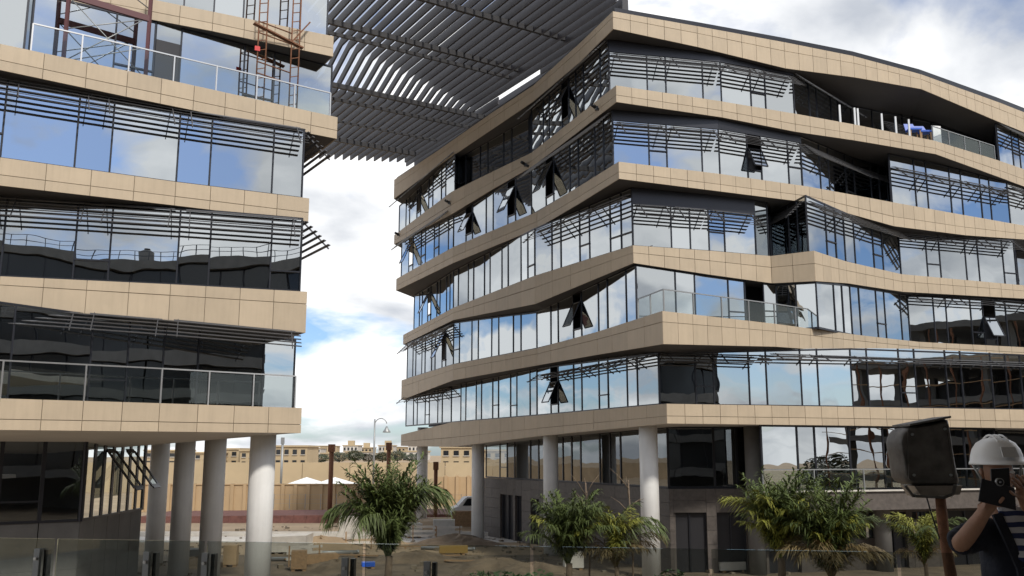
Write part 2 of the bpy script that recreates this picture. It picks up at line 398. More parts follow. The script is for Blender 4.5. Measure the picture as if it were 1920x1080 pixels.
# ---------------------------- ground
g = MB(); g.quad((-700, -250, 0), (700, -250, 0), (700, 1500, 0), (-700, 1500, 0)); o = g.build('ground', M_SAND); o['kind'] = 'structure'

# ---------------------------- right building
DR = V((0.30, 0.954, 0)); DL = V((-0.93, 0.37, 0)).normalized()
RB = thing('office_building', at_z(1250, 1081, 0), 'six-storey office building with undulating beige stone bands, pointed corner and open windows', 'building', 'banded office buildings')
Z = {1: 4.2, 2: 8.3, 3: 12.3, 4: 16.3, 5: 20.3, 6: 24.3, 7: 28.3}
R = {
 7: Band(Z[7], [(739,337,373),(820,283,312),(920,213,244),(1000,160,190),(1087,81,116),(1149,21,54),(1307,49,88),(1470,79,128),(1600,105,145),(1726,139,167),(1873,192,230),(1960,226,266),(2120,300,335)], .34),
 6: Band(Z[6], [(739,441,458),(846,360,402),(925,321,354),(997,286,313),(1080,220,250),(1155,160,191),(1353,190,220),(1490,213,247),(1600,233,263),(1753,264,289),(1873,301,333),(1960,331,366),(2120,395,430)], .58),
 5: Band(Z[5], [(743,523,545),(850,463,493),(1007,397,428),(1085,350,382),(1160,303,335),(1350,326,359),(1517,350,380),(1673,379,424),(1807,403,441),(1920,423,449),(2120,463,490)], .6),
 4: Band(Z[4], [(756,628,646),(850,577,600),(1003,517,570),(1187,460,493),(1330,470,515),(1445,480,531),(1526,470,527),(1586,490,531),(1690,514,547),(1920,535,560),(2120,556,582)], .42),
 3: Band(Z[3], [(753,713,750),(850,683,713),(1007,653,685),(1120,622,665),(1242,583,645),(1453,607,650),(1600,627,661),(1723,641,670),(1920,651,682),(2120,662,694)], .33),
 2: Band(Z[2], [(752,815,836,82),(846,792,838),(1007,779,818),(1250,757,794),(1600,763,798),(1920,768,803),(2120,772,808)], .62),
}
for n in R:
    cornr = max(range(len(R[n].px)), key=lambda i: -R[n].p[i].y if R[n].px[i] < 1400 else -999)
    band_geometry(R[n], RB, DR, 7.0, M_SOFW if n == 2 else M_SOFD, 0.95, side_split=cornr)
G = lambda n, lst, sh=0: [R[n].at(px, s, DR) for px, s in lst]
MOD = 0.98
# storey 6
z0, z1 = Z[6]-.02, Z[7]-.45
lf = G(6, [(748,.3),(853,.3)]); glazing(RB, 'a', lf, z0, z1, DR, MOD, openset=[(818,)], seed=3, up=R[7])
rec = G(6, [(853,.3),(860,1.2),(992,1.2),(997,.3)]); glazing(RB, 'a', rec, z0, z1, DR, MOD, seed=4, up=R[7])
cn = G(6, [(997,.3),(1080,.35),(1143,.4)]); glazing(RB, 'a', cn, z0, z1, DR, MOD, openset=[(1090,)], seed=5, up=R[7])
rt = G(6, [(1143,.4),(1353,.4),(1490,.4)]); glazing(RB, 'a', rt, z0, z1, DR, MOD, seed=12, up=R[7], spandrel=z1-1.2)
r2 = G(6, [(1490,.4),(1600,4.2)]); glazing(RB, 'a', r2, z0, z1, DR, MOD, seed=7, up=R[7])
r3 = G(6, [(1600,4.2),(1770,4.4),(1868,4.0)]); glazing(RB, 'a', r3, z0, z1, DR, MOD, seed=8, up=R[7])
r4 = G(6, [(1868,4.0),(1874,.4)]); glazing(RB, 'a', r4, z0, z1, DR, MOD, seed=8, up=R[7])
r5 = G(6, [(1874,.4),(2110,.4)]); glazing(RB, 'a', r5, z0, z1, DR, MOD, seed=9, up=R[7])
louvre(RB, lf, Z[7]-1.0, DR); louvre(RB, cn, Z[7]-1.0, DR); louvre(RB, rt, Z[7]-1.75, DR)
louvre(RB, r2, Z[7]-1.5, DR, out=.9); louvre(RB, r5, Z[7]-1.3, DR); louvre(RB, G(6, [(1655,4.2),(1770,4.2)]), Z[7]-1.9, DR, out=.6, drop=.9)
# storey 5
z0, z1 = Z[5]-.02, Z[6]-.45
lf = G(5, [(752,.3),(850,.3)]); glazing(RB, 'a', lf, z0, z1, DR, MOD, openset=[(797,)], seed=13, up=R[6])
lm = G(5, [(850,.3),(997,.3)]); glazing(RB, 'a', lm, z0, z1, DR, MOD, openset=[(864,),(953,)], seed=14, up=R[6])
cn = G(5, [(997,.3),(1085,.3),(1150,.4)]); glazing(RB, 'a', cn, z0, z1, DR, MOD, openset=[(1047,)], seed=15, up=R[6])
rt = G(5, [(1150,.4),(1350,.4),(1505,.4)]); glazing(RB, 'a', rt, z0, z1, DR, MOD, openset=[(1425,1.3)], seed=26, up=R[6], spandrel=z1-1.0)
r2 = G(5, [(1505,.4),(1605,2.6),(1668,3.4)]); glazing(RB, 'a', r2, z0, z1, DR, MOD, seed=17, up=R[6])
r3 = G(5, [(1668,3.4),(1673,.5)]); glazing(RB, 'a', r3, z0, z1, DR, MOD, seed=18, up=R[6])
r4 = G(5, [(1673,.5),(1807,.5),(1895,.5)]); glazing(RB, 'a', r4, z0, z1, DR, MOD, seed=29, up=R[6])
r5 = G(5, [(1895,.5),(2110,1.8)]); glazing(RB, 'a', r5, z0, z1, DR, MOD, seed=20, up=R[6])
louvre(RB, lf, Z[6]-.95, DR); louvre(RB, cn, Z[6]-1.0, DR); louvre(RB, rt, Z[6]-1.55, DR); louvre(RB, r2, Z[6]-1.5, DR, out=.9)
louvre(RB, r4, Z[6]-1.7, DR, drop=.85, rows=5); louvre(RB, r5, Z[6]-1.4, DR)
# storey 4
z0, z1 = Z[4]-.02, Z[5]-.45
lf = G(4, [(776,.3),(850,.3),(1003,.3)]); glazing(RB, 'a', lf, z0, z1, DR, MOD, openset=[(829,)], seed=33, up=R[5])
cn = G(4, [(1003,.3),(1187,.3)]); glazing(RB, 'a', cn, z0, z1, DR, MOD, seed=34, up=R[5], sash=.6)
rt = G(4, [(1187,.3),(1330,.35),(1418,.4)]); glazing(RB, 'a', rt, z0, z1, DR, MOD, seed=36, up=R[5], spandrel=z1-1.3)
r2 = G(4, [(1418,.4),(1442,.6)]); glazing(RB, 'a', r2, z0, z1, DR, MOD, seed=37, up=R[5])
r3 = G(4, [(1442,.6),(1450,3.2)]); glazing(RB, 'a', r3, z0, z1, DR, MOD, seed=38, up=R[5])
r3b = G(4, [(1450,3.2),(1516,.35)]); glazing(RB, 'a', r3b, z0, z1, DR, MOD, seed=38, up=R[5])
r4 = G(4, [(1516,.35),(1586,.4),(1690,.9)]); glazing(RB, 'a', r4, z0, z1, DR, MOD, seed=39, up=R[5])
r5 = G(4, [(1690,.9),(1908,.5)]); glazing(RB, 'a', r5, z0, z1, DR, MOD, seed=40, up=R[5])
r6 = G(4, [(1908,.5),(1912,3.5),(2110,3.5)]); glazing(RB, 'a', r6, z0, z1, DR, MOD, seed=40, up=R[5])
louvre(RB, cn, Z[5]-1.2, DR, rows=5, drop=.9); louvre(RB, rt, Z[5]-1.75, DR); louvre(RB, r3b, Z[5]-1.2, DR, out=.9); louvre(RB, r4, Z[5]-1.2, DR); louvre(RB, r5, Z[5]-1.1, DR)
# storey 3 (balcony in front of it)
z0, z1 = Z[3]-.02, Z[4]-.45
A4 = lambda px, s: R[4].at(px, s, DR)
c0 = A4(1191, .35)
lf = G(3, [(763,.3),(850,.3),(1007,.3)]); glazing(RB, 'a', lf, z0, z1, DR, MOD, openset=[(858,)], seed=53, up=R[4])
cn = [lf[-1], c0]; glazing(RB, 'a', cn, z0, z1, DR, MOD, openset=[(1100,)], seed=54, up=R[4], sash=.3)
rt = [c0, A4(1300,.35), A4(1393,.4)]; glazing(RB, 'a', rt, z0, z1, DR, MOD, seed=56, up=R[4])
rd = [A4(1393,.4), A4(1397,2.2), A4(1424,2.2), A4(1428,.4)]
b = MB()
for a, c in zip(rd[:-1], rd[1:]): b.hexa([zv(a, z0), zv(c, z0), zv(c, z1), zv(a, z1)], [zv(a, z0)+DR*.06, zv(c, z0)+DR*.06, zv(c, z1)+DR*.06, zv(a, z1)+DR*.06])
b.build('door_recess', M_DOOR, RB)
r2 = [A4(1428,.4), A4(1452,.5), A4(1526,.3)]; glazing(RB, 'a', r2, z0, z1, DR, MOD*1.3, seed=57, up=R[4])
r3 = [A4(1526,.3), A4(1590,.5), A4(1698,1.0)]; glazing(RB, 'a', r3, z0, z1, DR, MOD, seed=58, up=R[4])
r4 = [A4(1698,1.0), A4(1860,.6), A4(2110,.6)]; glazing(RB, 'a', r4, z0, z1, DR, MOD, openset=[(1877,1.2)], seed=59, up=R[4])
louvre(RB, lf[:2], Z[4]-1.0, DR); louvre(RB, r4, Z[4]-.95, DR, out=.7, drop=.6, rows=4)
# storey 2
z0, z1 = Z[2]-.02, Z[3]-.45
lf = G(2, [(761,.3),(846,.3)]); glazing(RB, 'a', lf, z0, z1, DR, MOD, seed=63, up=R[3])
cn = G(2, [(846,.3),(1007,.3),(1237,.5)]); glazing(RB, 'a', cn, z0, z1, DR, MOD, openset=[(1070,1.0)], seed=64, up=R[3])
rt = G(2, [(1237,.5),(1600,.5),(1920,.5),(2110,.5)]); glazing(RB, 'a', rt, z0, z1, DR, MOD, seed=66, up=R[3])
louvre(RB, lf, Z[3]-1.3, DR, rows=4, drop=.8); louvre(RB, G(2, [(1010,.3),(1230,.4)]), Z[3]-1.5, DR, rows=4, out=.8, drop=.5)
louvre(RB, G(2, [(1240,.5),(1440,.5)]), Z[3]-1.5, DR, rows=4, out=.9, drop=.55); louvre(RB, G(2, [(1445,.5),(2000,.5)]), Z[3]-1.4, DR, rows=3, out=.8, drop=.4)
# roof edge, inner core
b = MB(); pp = [p + DR*.5 for p in R[7].p]
for i in range(len(pp)-1):
    h0, h1 = .34 + .02*i, .34 + .02*(i+1)
    q = [zv(pp[i], Z[7]-.02), zv(pp[i+1], Z[7]-.02), zv(pp[i+1], Z[7]+h1), zv(pp[i], Z[7]+h0)]
    b.hexa([x + DR*.2 for x in q], q)
b.build('roof_edge', M_FRAME, RB)
b = MB(); pp = [p + DR*7.5 for p in R[5].p]
for i in range(len(pp)-1): b.quad(zv(pp[i], Z[2]), zv(pp[i+1], Z[2]), zv(pp[i+1], Z[7]), zv(pp[i], Z[7]))
b.build('core_wall', M_CORE, RB)
# small spotlights on the fascia of the sixth band
for px, py in ((747,440),(842,380),(985,309),(1118,203)):
    p = R[6].at(px, -.08, DR); z = at_d(px, py, p.y).z; b = MB()
    b.box(zv(p, z-.1), .16, .16, .2); b.tube([zv(p, z)+V((-.25,-.2,.12)), zv(p, z)+V((-.05,0,.05))], .1, 8); b.tube([zv(p, z)+V((.25,-.2,-.16)), zv(p, z)+V((.05,0,-.05))], .1, 8)
    b.build('spotlight', M_BLACK, RB)
# ---- first floor behind the columns, stone base, columns
z0, z1 = Z[1], 7.75
P1 = G(2, [(912,4.2),(1010,4.4),(1250,4.6),(1420,4.6)]); glazing(RB, 'a', P1, z0, z1, DR, 1.25, gm=M_GLASSD, pattern=(2,1,1), seed=71, up=R[2], sash=.2, mull=.12)
P2 = G(2, [(1420,4.6),(1424,1.0)]); glazing(RB, 'a', P2, z0, z1, DR, 1.2, seed=72, up=R[2])
P3 = G(2, [(1424,1.0),(1860,1.0)]); glazing(RB, 'a', P3, z0, z1, DR, 1.0, seed=73, up=R[2], mull=.09, pattern=(2,1,2))
P4 = G(2, [(1860,1.0),(1866,4.5),(2110,4.5)]); glazing(RB, 'a', P4, z0, z1, DR, 1.2, gm=M_GLASSD, seed=74, up=R[2])
b = MB(); pp = [p + DR*5 for p in G(2, [(912,4.2),(1010,4.4),(1250,4.6),(1420,4.6),(2110,4.6)])]
for i in range(len(pp)-1): b.quad(zv(pp[i], 0), zv(pp[i+1], 0), zv(pp[i+1], 7.8), zv(pp[i], 7.8))
b.build('inner_wall', M_CORE, RB)
def base_wall(P, zt, openings, th=.35):
    """granite base built from slabs, leaving real openings: (column0, column1, sill, head)"""
    for A, B in zip(P[:-1], P[1:]):
        ln = (B-A).length; t = (B-A).normalized(); nn = out_normal(A, B, DR)
        def tpx(px):
            lo, hi = 0.0, ln
            for _ in range(40):
                m = (lo+hi)/2
                if proj(zv(A+t*m, 2))[0] < px: lo = m
                else: hi = m
            return lo
        ops = sorted((tpx(a), tpx(c), s, h) for a, c, s, h in openings if proj(zv(A, 2))[0] <= a < proj(zv(B, 2))[0])
        def slab(u0, u1, a, c):
            k = max(1, round((u1-u0)/1.3)); m = max(1, round((c-a)/.75))
            for i in range(k):
                for j in range(m):
                    p, q = A+t*(u0+(u1-u0)*i/k+.006), A+t*(u0+(u1-u0)*(i+1)/k-.006); e, f = a+(c-a)*j/m+.006, a+(c-a)*(j+1)/m-.006
                    o = nn*rnd.uniform(0, .012); w = [zv(p, e), zv(q, e), zv(q, f), zv(p, f)]
                    bb = MB(); bb.hexa([x-nn*th for x in w], [x+o for x in w]); bb.build('stone_slab', M_GRAN, RB)
        x = 0.0
        for u0, u1, s, h in ops:
            if u0 - x > .1: slab(x, u0, 0, zt)
            slab(u0, u1, h, zt)
            if s > .1: slab(u0, u1, 0, s)
            d = -nn*.25; w = [zv(A+t*u0, s), zv(A+t*u1, s), zv(A+t*u1, h), zv(A+t*u0, h)]
            bb = MB(); bb.quad(*[q+d for q in w]); dr = bb.build('door' if s < .1 else 'window', M_DOOR if s < .1 else M_GLASS, RB)
            bb = MB()
            for p, q in ((w[0], w[3]), (w[1], w[2]), ((w[0]+w[1])/2, (w[3]+w[2])/2), (w[3], w[2])): bb.bar(p+d*.8, q+d*.8, .08, .08)
            bb.build('frame', M_FRAME, dr)
            x = u1
        if ln - x > .1: slab(x, ln, 0, zt)
base_wall(G(2, [(908,3.6),(1010,4.0),(1250,4.2),(1418,4.2)]), Z[1], [(938,962,0,3.1),(966,978,0,3.1),(995,1012,0,3.0),(1080,1110,0,3.0),(1264,1326,0,3.0),(1345,1400,0,3.0)])
base_wall(G(2, [(1424,3.4),(2110,3.6)]), 3.3, [(1440,1500,0,2.9),(1592,1640,1.6,2.9),(1660,1700,0,2.9),(1712,1758,1.6,2.9),(1780,1850,0,2.9)])
bb = MB(); q = G(2, [(1422,.55),(2110,.6)]); bb.hexa([zv(q[0], 3.2), zv(q[1], 3.2), zv(q[1], 4.12), zv(q[0], 4.12)], [zv(q[0], 3.2)+DR*3.2, zv(q[1], 3.2)+DR*3.2, zv(q[1], 4.12)+DR*3.2, zv(q[0], 4.12)+DR*3.2]); bb.build('terrace_slab', M_GRAN, RB)
bb = MB(); bb.bar(zv(q[0], 4.16), zv(q[1], 4.16), .25, .08); bb.build('coping', M_CONC, RB)
rl = thing('glass_balustrade', zv(q[0], 4.2), 'clear glass balustrade on the first-floor terrace above the stone base', 'railing', 'building balustrades')
railing(None, G(2, [(1424,.62),(1700,.62),(2100,.66)]), 4.21, 1.0, 2.6, rl, M_STEELD)
for px, s in ((1214,1.2),(1032,1.2),(897,1.6),(793,2.2)):
    p = R[2].at(px, s, DR); b = MB(); r = .46
    b.lathe(zv(p, 0), [(r, 0), (r, 8.2)], 36); b.build('column', M_COLM, RB)
for px, s in ((1408,3.4),(1640,2.6)):
    p = R[2].at(px, s, DR); b = MB(); b.lathe(zv(p, 0), [(.42, 0), (.42, 7.7)], 24); b.build('column', M_GREY, RB)
# third-floor balcony rail, sixth-floor terrace rail
rl = thing('glass_balustrade', zv(R[3].p[4], Z[3]), 'glass balustrade on the wide third-floor balcony at the pointed corner', 'railing', 'building balustrades')
railing(None, G(3, [(1197,.5),(1245,.35),(1453,.35),(1530,.35)]), Z[3], 1.05, 1.9, rl, M_STEELD)
rl = thing('glass_balustrade', zv(R[6].p[8], Z[6]), 'half-built balustrade with bare posts on the recessed top terrace', 'railing', 'building balustrades')
for px in (1576,1604,1610,1655,1681,1706):
    p = R[6].at(px, .4, DR); b = MB(); b.box(zv(p, Z[6]), .10, .08, 1.15); b.build('post', M_STEEL, rl)
railing(None, G(6, [(1750,.4),(1866,.4)]), Z[6], 1.05, 1.7, rl, M_STEELD)

# ---------------------------- left building
EL = V((-0.53, 0.848, 0)) * 18
LB = thing('office_building', at_z(300, 1180, 0), 'nearer banded office building with scaffolding on its terrace, at the left edge', 'building', 'banded office buildings')
ZL = {2: 7.75, 3: 12.3, 4: 16.3, 5: 20.3, 6: 24.3, 7: 28.3}
LBD = {
 6: Band(ZL[6], [(-260,-112,-70),(0,-59,-18),(400,22,58),(626,68,106)], .6, EL),
 5: Band(ZL[5], [(-260,29,74),(0,82,130),(240,133,181),(480,186,230),(633,220,260)], .62, EL),
 4: Band(ZL[4], [(-260,257,314),(0,295,347),(330,341,385),(580,372,415)], .62, EL),
 3: Band(ZL[3], [(-260,506,548),(0,518,572),(320,533,602),(576,547,624)], .30, EL),
 2: Band(ZL[2], [(-260,740,803),(0,747,806),(300,756,809),(566,765,812)], .66, EL),
}
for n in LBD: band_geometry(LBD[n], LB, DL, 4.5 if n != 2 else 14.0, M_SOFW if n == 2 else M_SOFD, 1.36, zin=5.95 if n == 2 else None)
GL = lambda n, lst: [LBD[n].at(px, s, DL) for px, s in lst]
def endpt(n, s, t): return LBD[n].p[-2] + DL*s + EL.normalized()*t
MODL = 1.28
# storey 6
a = GL(6, [(-240,1.2),(400,1.2),(612,1.2)]); glazing(LB, 'a', a, ZL[6], ZL[7], DL, MODL, gm=M_GLASSL, seed=81)
# storey 5: terrace glass set back, flush block at far left
a = GL(5, [(-240,.3),(44,.3)]); glazing(LB, 'a', a, ZL[5]-.02, ZL[6]-.4, DL, MODL, gm=M_GLASSL, seed=82, up=LBD[6])
a2 = [a[-1], LBD[5].at(52, 2.3, DL)]; glazing(LB, 'a', a2, ZL[5]-.02, ZL[6]-.4, DL, MODL, gm=M_GLASSL, seed=83, up=LBD[6])
a3 = [a2[-1]] + GL(5, [(283,2.3)]); glazing(LB, 'a', a3, ZL[5]-.02, ZL[6]-.4, DL, MODL, gm=M_GLASSL, seed=83, up=LBD[6])
d0, d1 = GL(5, [(286,2.3),(333,2.3)]); b = MB(); b.hexa([zv(d0, ZL[5]), zv(d1, ZL[5]), zv(d1, ZL[5]+2.4), zv(d0, ZL[5]+2.4)], [zv(d0, ZL[5])+DL*.1, zv(d1, ZL[5])+DL*.1, zv(d1, ZL[5]+2.4)+DL*.1, zv(d0, ZL[5]+2.4)+DL*.1]); b.build('door', M_DOOR, LB)
b = MB(); b.quad(zv(d0, ZL[5]+2.4), zv(d1, ZL[5]+2.4), zv(d1, ZL[6]-.4), zv(d0, ZL[6]-.4)); b.build('fanlight', M_GLASSL, LB)
a = GL(5, [(333,2.3),(618,2.0)]) ; a.append(a[-1] + EL.normalized()*14); glazing(LB, 'a', a, ZL[5]-.02, ZL[6]-.4, DL, MODL, gm=M_GLASSL, seed=84, up=LBD[6])
rl = thing('glass_balustrade', zv(LBD[5].p[0], ZL[5]), 'glass balustrade along the scaffolded terrace of the left building', 'railing', 'building balustrades')
railing(None, GL(5, [(57,.35),(240,.35),(480,.35),(618,.35)]), ZL[5], 1.15, 1.45, rl, M_STEEL)
# storeys 4 and 3
for n, e in ((4, 565), (3, 561)):
    a = GL(n, [(-240,.35),(0,.35),(330,.35),(e,.35)]); c = a[-1] + EL.normalized()*16
    glazing(LB, 'a', a + [c], ZL[n]-.02, ZL[n+1]-.4, DL, MODL, gm=M_GLASSL, seed=90+n, up=LBD[n+1], sash=.35)
    zt = min(LBD[n+1].zb)+.02
    louvre(LB, a, zt, DL, out=.85, drop=.95, rows=6, seg=3.6, reach0=.15); louvre(LB, [a[-1], a[-1] + EL.normalized()*5.0], zt, DL, out=1.15, drop=1.0, rows=6, seg=3.7, reach0=.15)
# storey 2: deep balcony
a = GL(2, [(-240,2.8),(300,2.8),(548,2.4)]); a.append(a[-1] + EL.normalized()*15); glazing(LB, 'a', a, ZL[2]-.02, ZL[3]-.4, DL, MODL, gm=M_GLASSL, seed=95, up=LBD[3])
louvre(LB, GL(3, [(-240,.0),(0,.0),(320,.0),(566,.0)]), LBD[3].zb[1]+.22, DL, out=.7, drop=.75, rows=5, seg=3.6, zend=LBD[3].zb[3]+.04)
rl = thing('glass_balustrade', zv(LBD[2].p[0], ZL[2]), 'glass balustrade along the lowest balcony of the left building', 'railing', 'building balustrades')
railing(None, GL(2, [(-200,.3),(0,.3),(300,.3),(552,.3)]), ZL[2], 1.25, 2.05, rl, M_STEEL)
b = MB()
for A, B in (((-260, 9.5), (560, 9.5)),):
    p = [LBD[4].at(px, 7.0, DL) for px in (-240, 0, 330, 560)] + [LBD[4].p[-2] + DL*7 + EL.normalized()*14]
    for i in range(len(p)-1): b.quad(zv(p[i], ZL[2]), zv(p[i+1], ZL[2]), zv(p[i+1], ZL[7]), zv(p[i], ZL[7]))
b.build('core_wall', M_CORE, LB)
# columns under the lowest band
for px, d in ((488, 37.7), (398, 44.5), (341, 48.5), (294, 53.0)):
    p = at_d(px, 950, d); b = MB(); r = .50
    b.lathe(V((p.x, p.y, 0)), [(r, 0), (r, 7.3)], 36); b.build('column', M_COLM, LB)
# ground-floor wing: plinth, dark glass, receding side with two propped-open windows
w0, w1, w2 = at_d(-180, 950, 33.0), at_d(152, 950, 36.5), at_d(266, 950, 44.0)
for q in (w0, w1, w2): q.z = 0
zp = 3.45
P = [w0, w1, w2]
for A, B in zip(P[:-1], P[1:]):
    nn = out_normal(A, B, DL); ln = (B-A).length; k = round(ln/1.6)
    for i in range(k):
        for j in range(2):
            p, q = A.lerp(B, i/k+.003), A.lerp(B, (i+1)/k-.003); e, f = zp*j/2+.004, zp*(j+1)/2-.004; w = [zv(p, e), zv(q, e), zv(q, f), zv(p, f)]
            b = MB(); b.hexa([x-nn*.3 for x in w], [x+nn*rnd.uniform(0, .01) for x in w]); b.build('plinth_slab', M_GREY, LB)
glazing(LB, 'a', [w0, w1], zp, 6.9, DL, 1.6, gm=M_GLASSD, seed=99, mull=.14); 
glazing(LB, 'a', [w1, w2], zp, 6.6, DL, 1.15, gm=M_RAILG, seed=101, mull=.26, pattern=(1,), sash=0)
nn = out_normal(w1, w2, DL)
for f in (.30, .62):
    a, c = w1.lerp(w2, f), w1.lerp(w2, f+.13); open_sash(LB, a, c, 4.2, 6.1, nn, M_RAILG, tilt=math.radians(38), fat=.2)
b = MB()
cw = [w0 + V((-2, 6, 0)), w1 + V((-3, 7, 0)), w2 + V((-6, 5, 0))]
for i in range(2): b.quad(zv(cw[i], 0), zv(cw[i+1], 0), zv(cw[i+1], 6.6), zv(cw[i], 6.6))
b.build('inner_wall', M_CORE, LB)
flush_panels()
# ------------------------------------------------------------------ louvred canopy between the roofs
SD = V((-0.53, 0.848, 0)).normalized(); CD = V((0.848, 0.53, 0)).normalized()
O0 = at_z(628, 80, 31.0)
def wu(p): q = p - O0; return q.x*CD.x + q.y*CD.y, q.x*SD.x + q.y*SD.y
wr, ur = wu(at_z(893, 208, 29.6)); f2l = wu(at_z(612, 168, 29.4)); f2r = wu(at_z(885, 222, 29.4)); e_l = wu(at_z(655, 298, 29.4)); e_r = wu(at_z(768, 303, 29.4))
lin = lambda w, a, b: a[1] + (b[1]-a[1])*(w-a[0])/(b[0]-a[0])
def cpt(w, u, z): return zv(O0 + CD*w + SD*u, z)
w_right = wu(at_z(1180, 4, 30.0))[0]
def canopy_profile(w):
    k = max(0, min(1, w/wr)); zA = 31.0 - 1.4*k; u1 = ur*w/wr; u2 = lin(w, f2l, f2r); u3 = lin(w, e_l, e_r) if w <= e_r[0] else (O0.y + CD.y*e_r[0] + SD.y*e_r[1] + 1.0 - O0.y - CD.y*w)/SD.y
    near = -15.0
    if w > w_right:                                  # the canopy's corner is cut back over the right-hand roof
        lo, hi = -15.0, 40.0
        for _ in range(30):
            m = (lo+hi)/2
            if proj(cpt(w, m, 29.8))[0] > 1176: lo = m
            else: hi = m
        near = hi
    if w < wr and u2 > u1 + .15: return [(near, zA+.2), (u1, zA), (u2, 29.4), (u3, 29.3)]
    um = lin(min(w, wr*1.4), f2l, f2r)
    if near > um - 1: return [(near, 29.5), (max(u3, near+1.5), 29.3)]
    return [(near, zA+.2), (um, 29.55), (max(u3, um+1), 29.3)]
CN = thing('roof_canopy', zv(O0, 28.3), 'dark folded louvre canopy spanning the gap between both roofs', 'canopy')
w_gap = wu(at_z(968, 173, 29.4))
sp = .57; w = -7.5; i = 0
while w < w_right + 13:
    pr = canopy_profile(w); j = rnd.uniform(-.02, .02); b = MB()
    pts = [cpt(w + j, u, z) for u, z in pr]
    segs = []
    if abs(w - w_gap[0]) < sp*.5:                       # one fin is still missing a length here
        uu = w_gap[1]; za = pr[-2][1] + .0
        segs = [[pts[0], cpt(w, uu-2.6, 29.75)], [cpt(w, uu+2.6, 29.45), pts[-1]]]
    else: segs = [pts]
    for sg in segs:
        for p, q in zip(sg[:-1], sg[1:]):
            h = CD*.055; dz = V((0, 0, .54))
            b.hexa([p-h, p+h, p+h+dz, p-h+dz], [q-h, q+h, q+h+dz, q-h+dz])
    b.build('fin', M_FIN, CN); w += sp; i += 1
def beam(p, z, r=.13, w0=-7.0, w1=None):
    ww, u = wu(p); b = MB(); b.bar(cpt(w0, u, z), cpt(w1 or w_right, u, z-.0), r*1.3, r*2); b.build('beam', M_BEAM, CN)
beam(at_z(617, 23, 30.7), 30.15, .15); beam(at_z(617, 40, 30.7), 30.0, .10); beam(at_z(617, -70, 30.7), 30.2, .15)
beam(at_z(613, 158, 29.1), 29.15, .15, w1=wr*1.3); beam(at_z(613, 183, 29.1), 29.1, .10, w1=wr*1.3); beam(at_z(633, 262, 29.1), 29.1, .16, w1=wr*1.0); beam(at_z(640, 230, 29.1), 29.15, .07, w1=wr)
for px, py in ((1172, 12),):
    p = at_z(px, py, 29.3); b = MB(); b.box(zv(p, 28.2), .3, .3, 2.0); b.build('post', M_BEAM, CN)
pL = cpt(-5, 2, 28.0)

# ------------------------------------------------------------------ scaffolding on the left terrace
sc = thing('scaffold_tower', LBD[5].at(510, .9, DL) + V((0, 0, ZL[5])), 'rusty red scaffold tower on the left terrace with a red tag', 'scaffold', 'scaffolding')
pa, pb = LBD[5].at(478, .7, DL), LBD[5].at(541, .7, DL); zz0, zz1 = ZL[5], ZL[5]+6.4
for p in (pa, pb):
    for o in (V((0, 0, 0)),):
        q = p + o; lat = V((.30, .17, 0)); b = MB()
        b.tube([zv(q, zz0), zv(q, zz1)], .035, 6); b.tube([zv(q+lat, zz0), zv(q+lat, zz1)], .035, 6)
        z = zz0+.3
        while z < zz1: b.bar(zv(q, z), zv(q+lat, z+.12), .03, .03); z += .42
        b.build('ladder_frame', M_RUST, sc)
for z in (ZL[5]+1.4, ZL[5]+1.9, ZL[5]+3.2, ZL[5]+3.7):
    b = MB(); b.tube([zv(pa, z), zv(pb, z-.15)], .03, 6); b.build('ledger', M_RUST, sc)
b = MB(); b.bar(zv(pa - (pb-pa)*.15, ZL[5]+3.55), zv(pb + (pb-pa)*.35, ZL[5]+3.0), .22, .06); b.bar(zv(pb, ZL[5]+3.15), zv(pb + (pb-pa)*.55, ZL[5]+4.3), .06, .06); b.build('plank', M_RUST, sc)
b = MB(); p = zv(pa, ZL[5]+2.35); b.box(p + V((0, -.06, 0)), .22, .04, .2, .5); b.build('red_tag', mat('red_paint', (.55, .03, .03), .5), sc)
sc = thing('scaffold_bay', LBD[5].at(200, .9, DL) + V((0, 0, ZL[5])), 'maroon scaffold frame with crossed braces at the far left of the terrace', 'scaffold', 'scaffolding')
pa, pb = LBD[5].at(118, .8, DL), LBD[5].at(272, .8, DL)
for p in (pa, pb): b = MB(); b.bar(zv(p, ZL[5]), zv(p, ZL[5]+4.6), .12, .12); b.build('post', M_MAROON, sc)
b = MB(); b.bar(zv(pa, ZL[5]+2.75), zv(pb, ZL[5]+2.6), .12, .24); b.build('beam', M_MAROON, sc)
for a, c in ((.1, 2.7), (2.7, .1), (3.0, 4.6), (4.6, 3.0), (1.4, 2.6), (.1, 1.4)):
    b = MB(); b.tube([zv(pa, ZL[5]+a), zv(pb, ZL[5]+c)], .022, 6); b.build('brace', M_STEELD, sc)

# ------------------------------------------------------------------ clutter on the top terrace
def terrace_chair(px, label):
    p = zv(R[6].at(px, 1.1, DR), Z[6]); t = thing('chair', p, label, 'chair', 'blue chairs')
    b = MB(); b.box(p+V((0, 0, .75)), .75, .6, .10); b.build('seat', M_BLUE, t)
    b = MB(); b.hexa([p+V((-.4, .2, .85)), p+V((.3, .2, .85)), p+V((.3, .28, .85)), p+V((-.4, .28, .85))], [p+V((-.45, .3, 1.3)), p+V((.1, .3, 1.3)), p+V((.1, .38, 1.3)), p+V((-.45, .38, 1.3))]); b.build('backrest', M_BLUE, t)
    for x in (-.3, .3):
        for y in (-.22, .22): b = MB(); b.bar(p+V((x, y, 0)), p+V((x*.9, y, .76)), .06, .06); b.build('leg', M_WOOD, t)
terrace_chair(1715, 'blue chair on the top terrace, nearer the bare posts'); terrace_chair(1735, 'blue chair on the top terrace, nearer the white board')
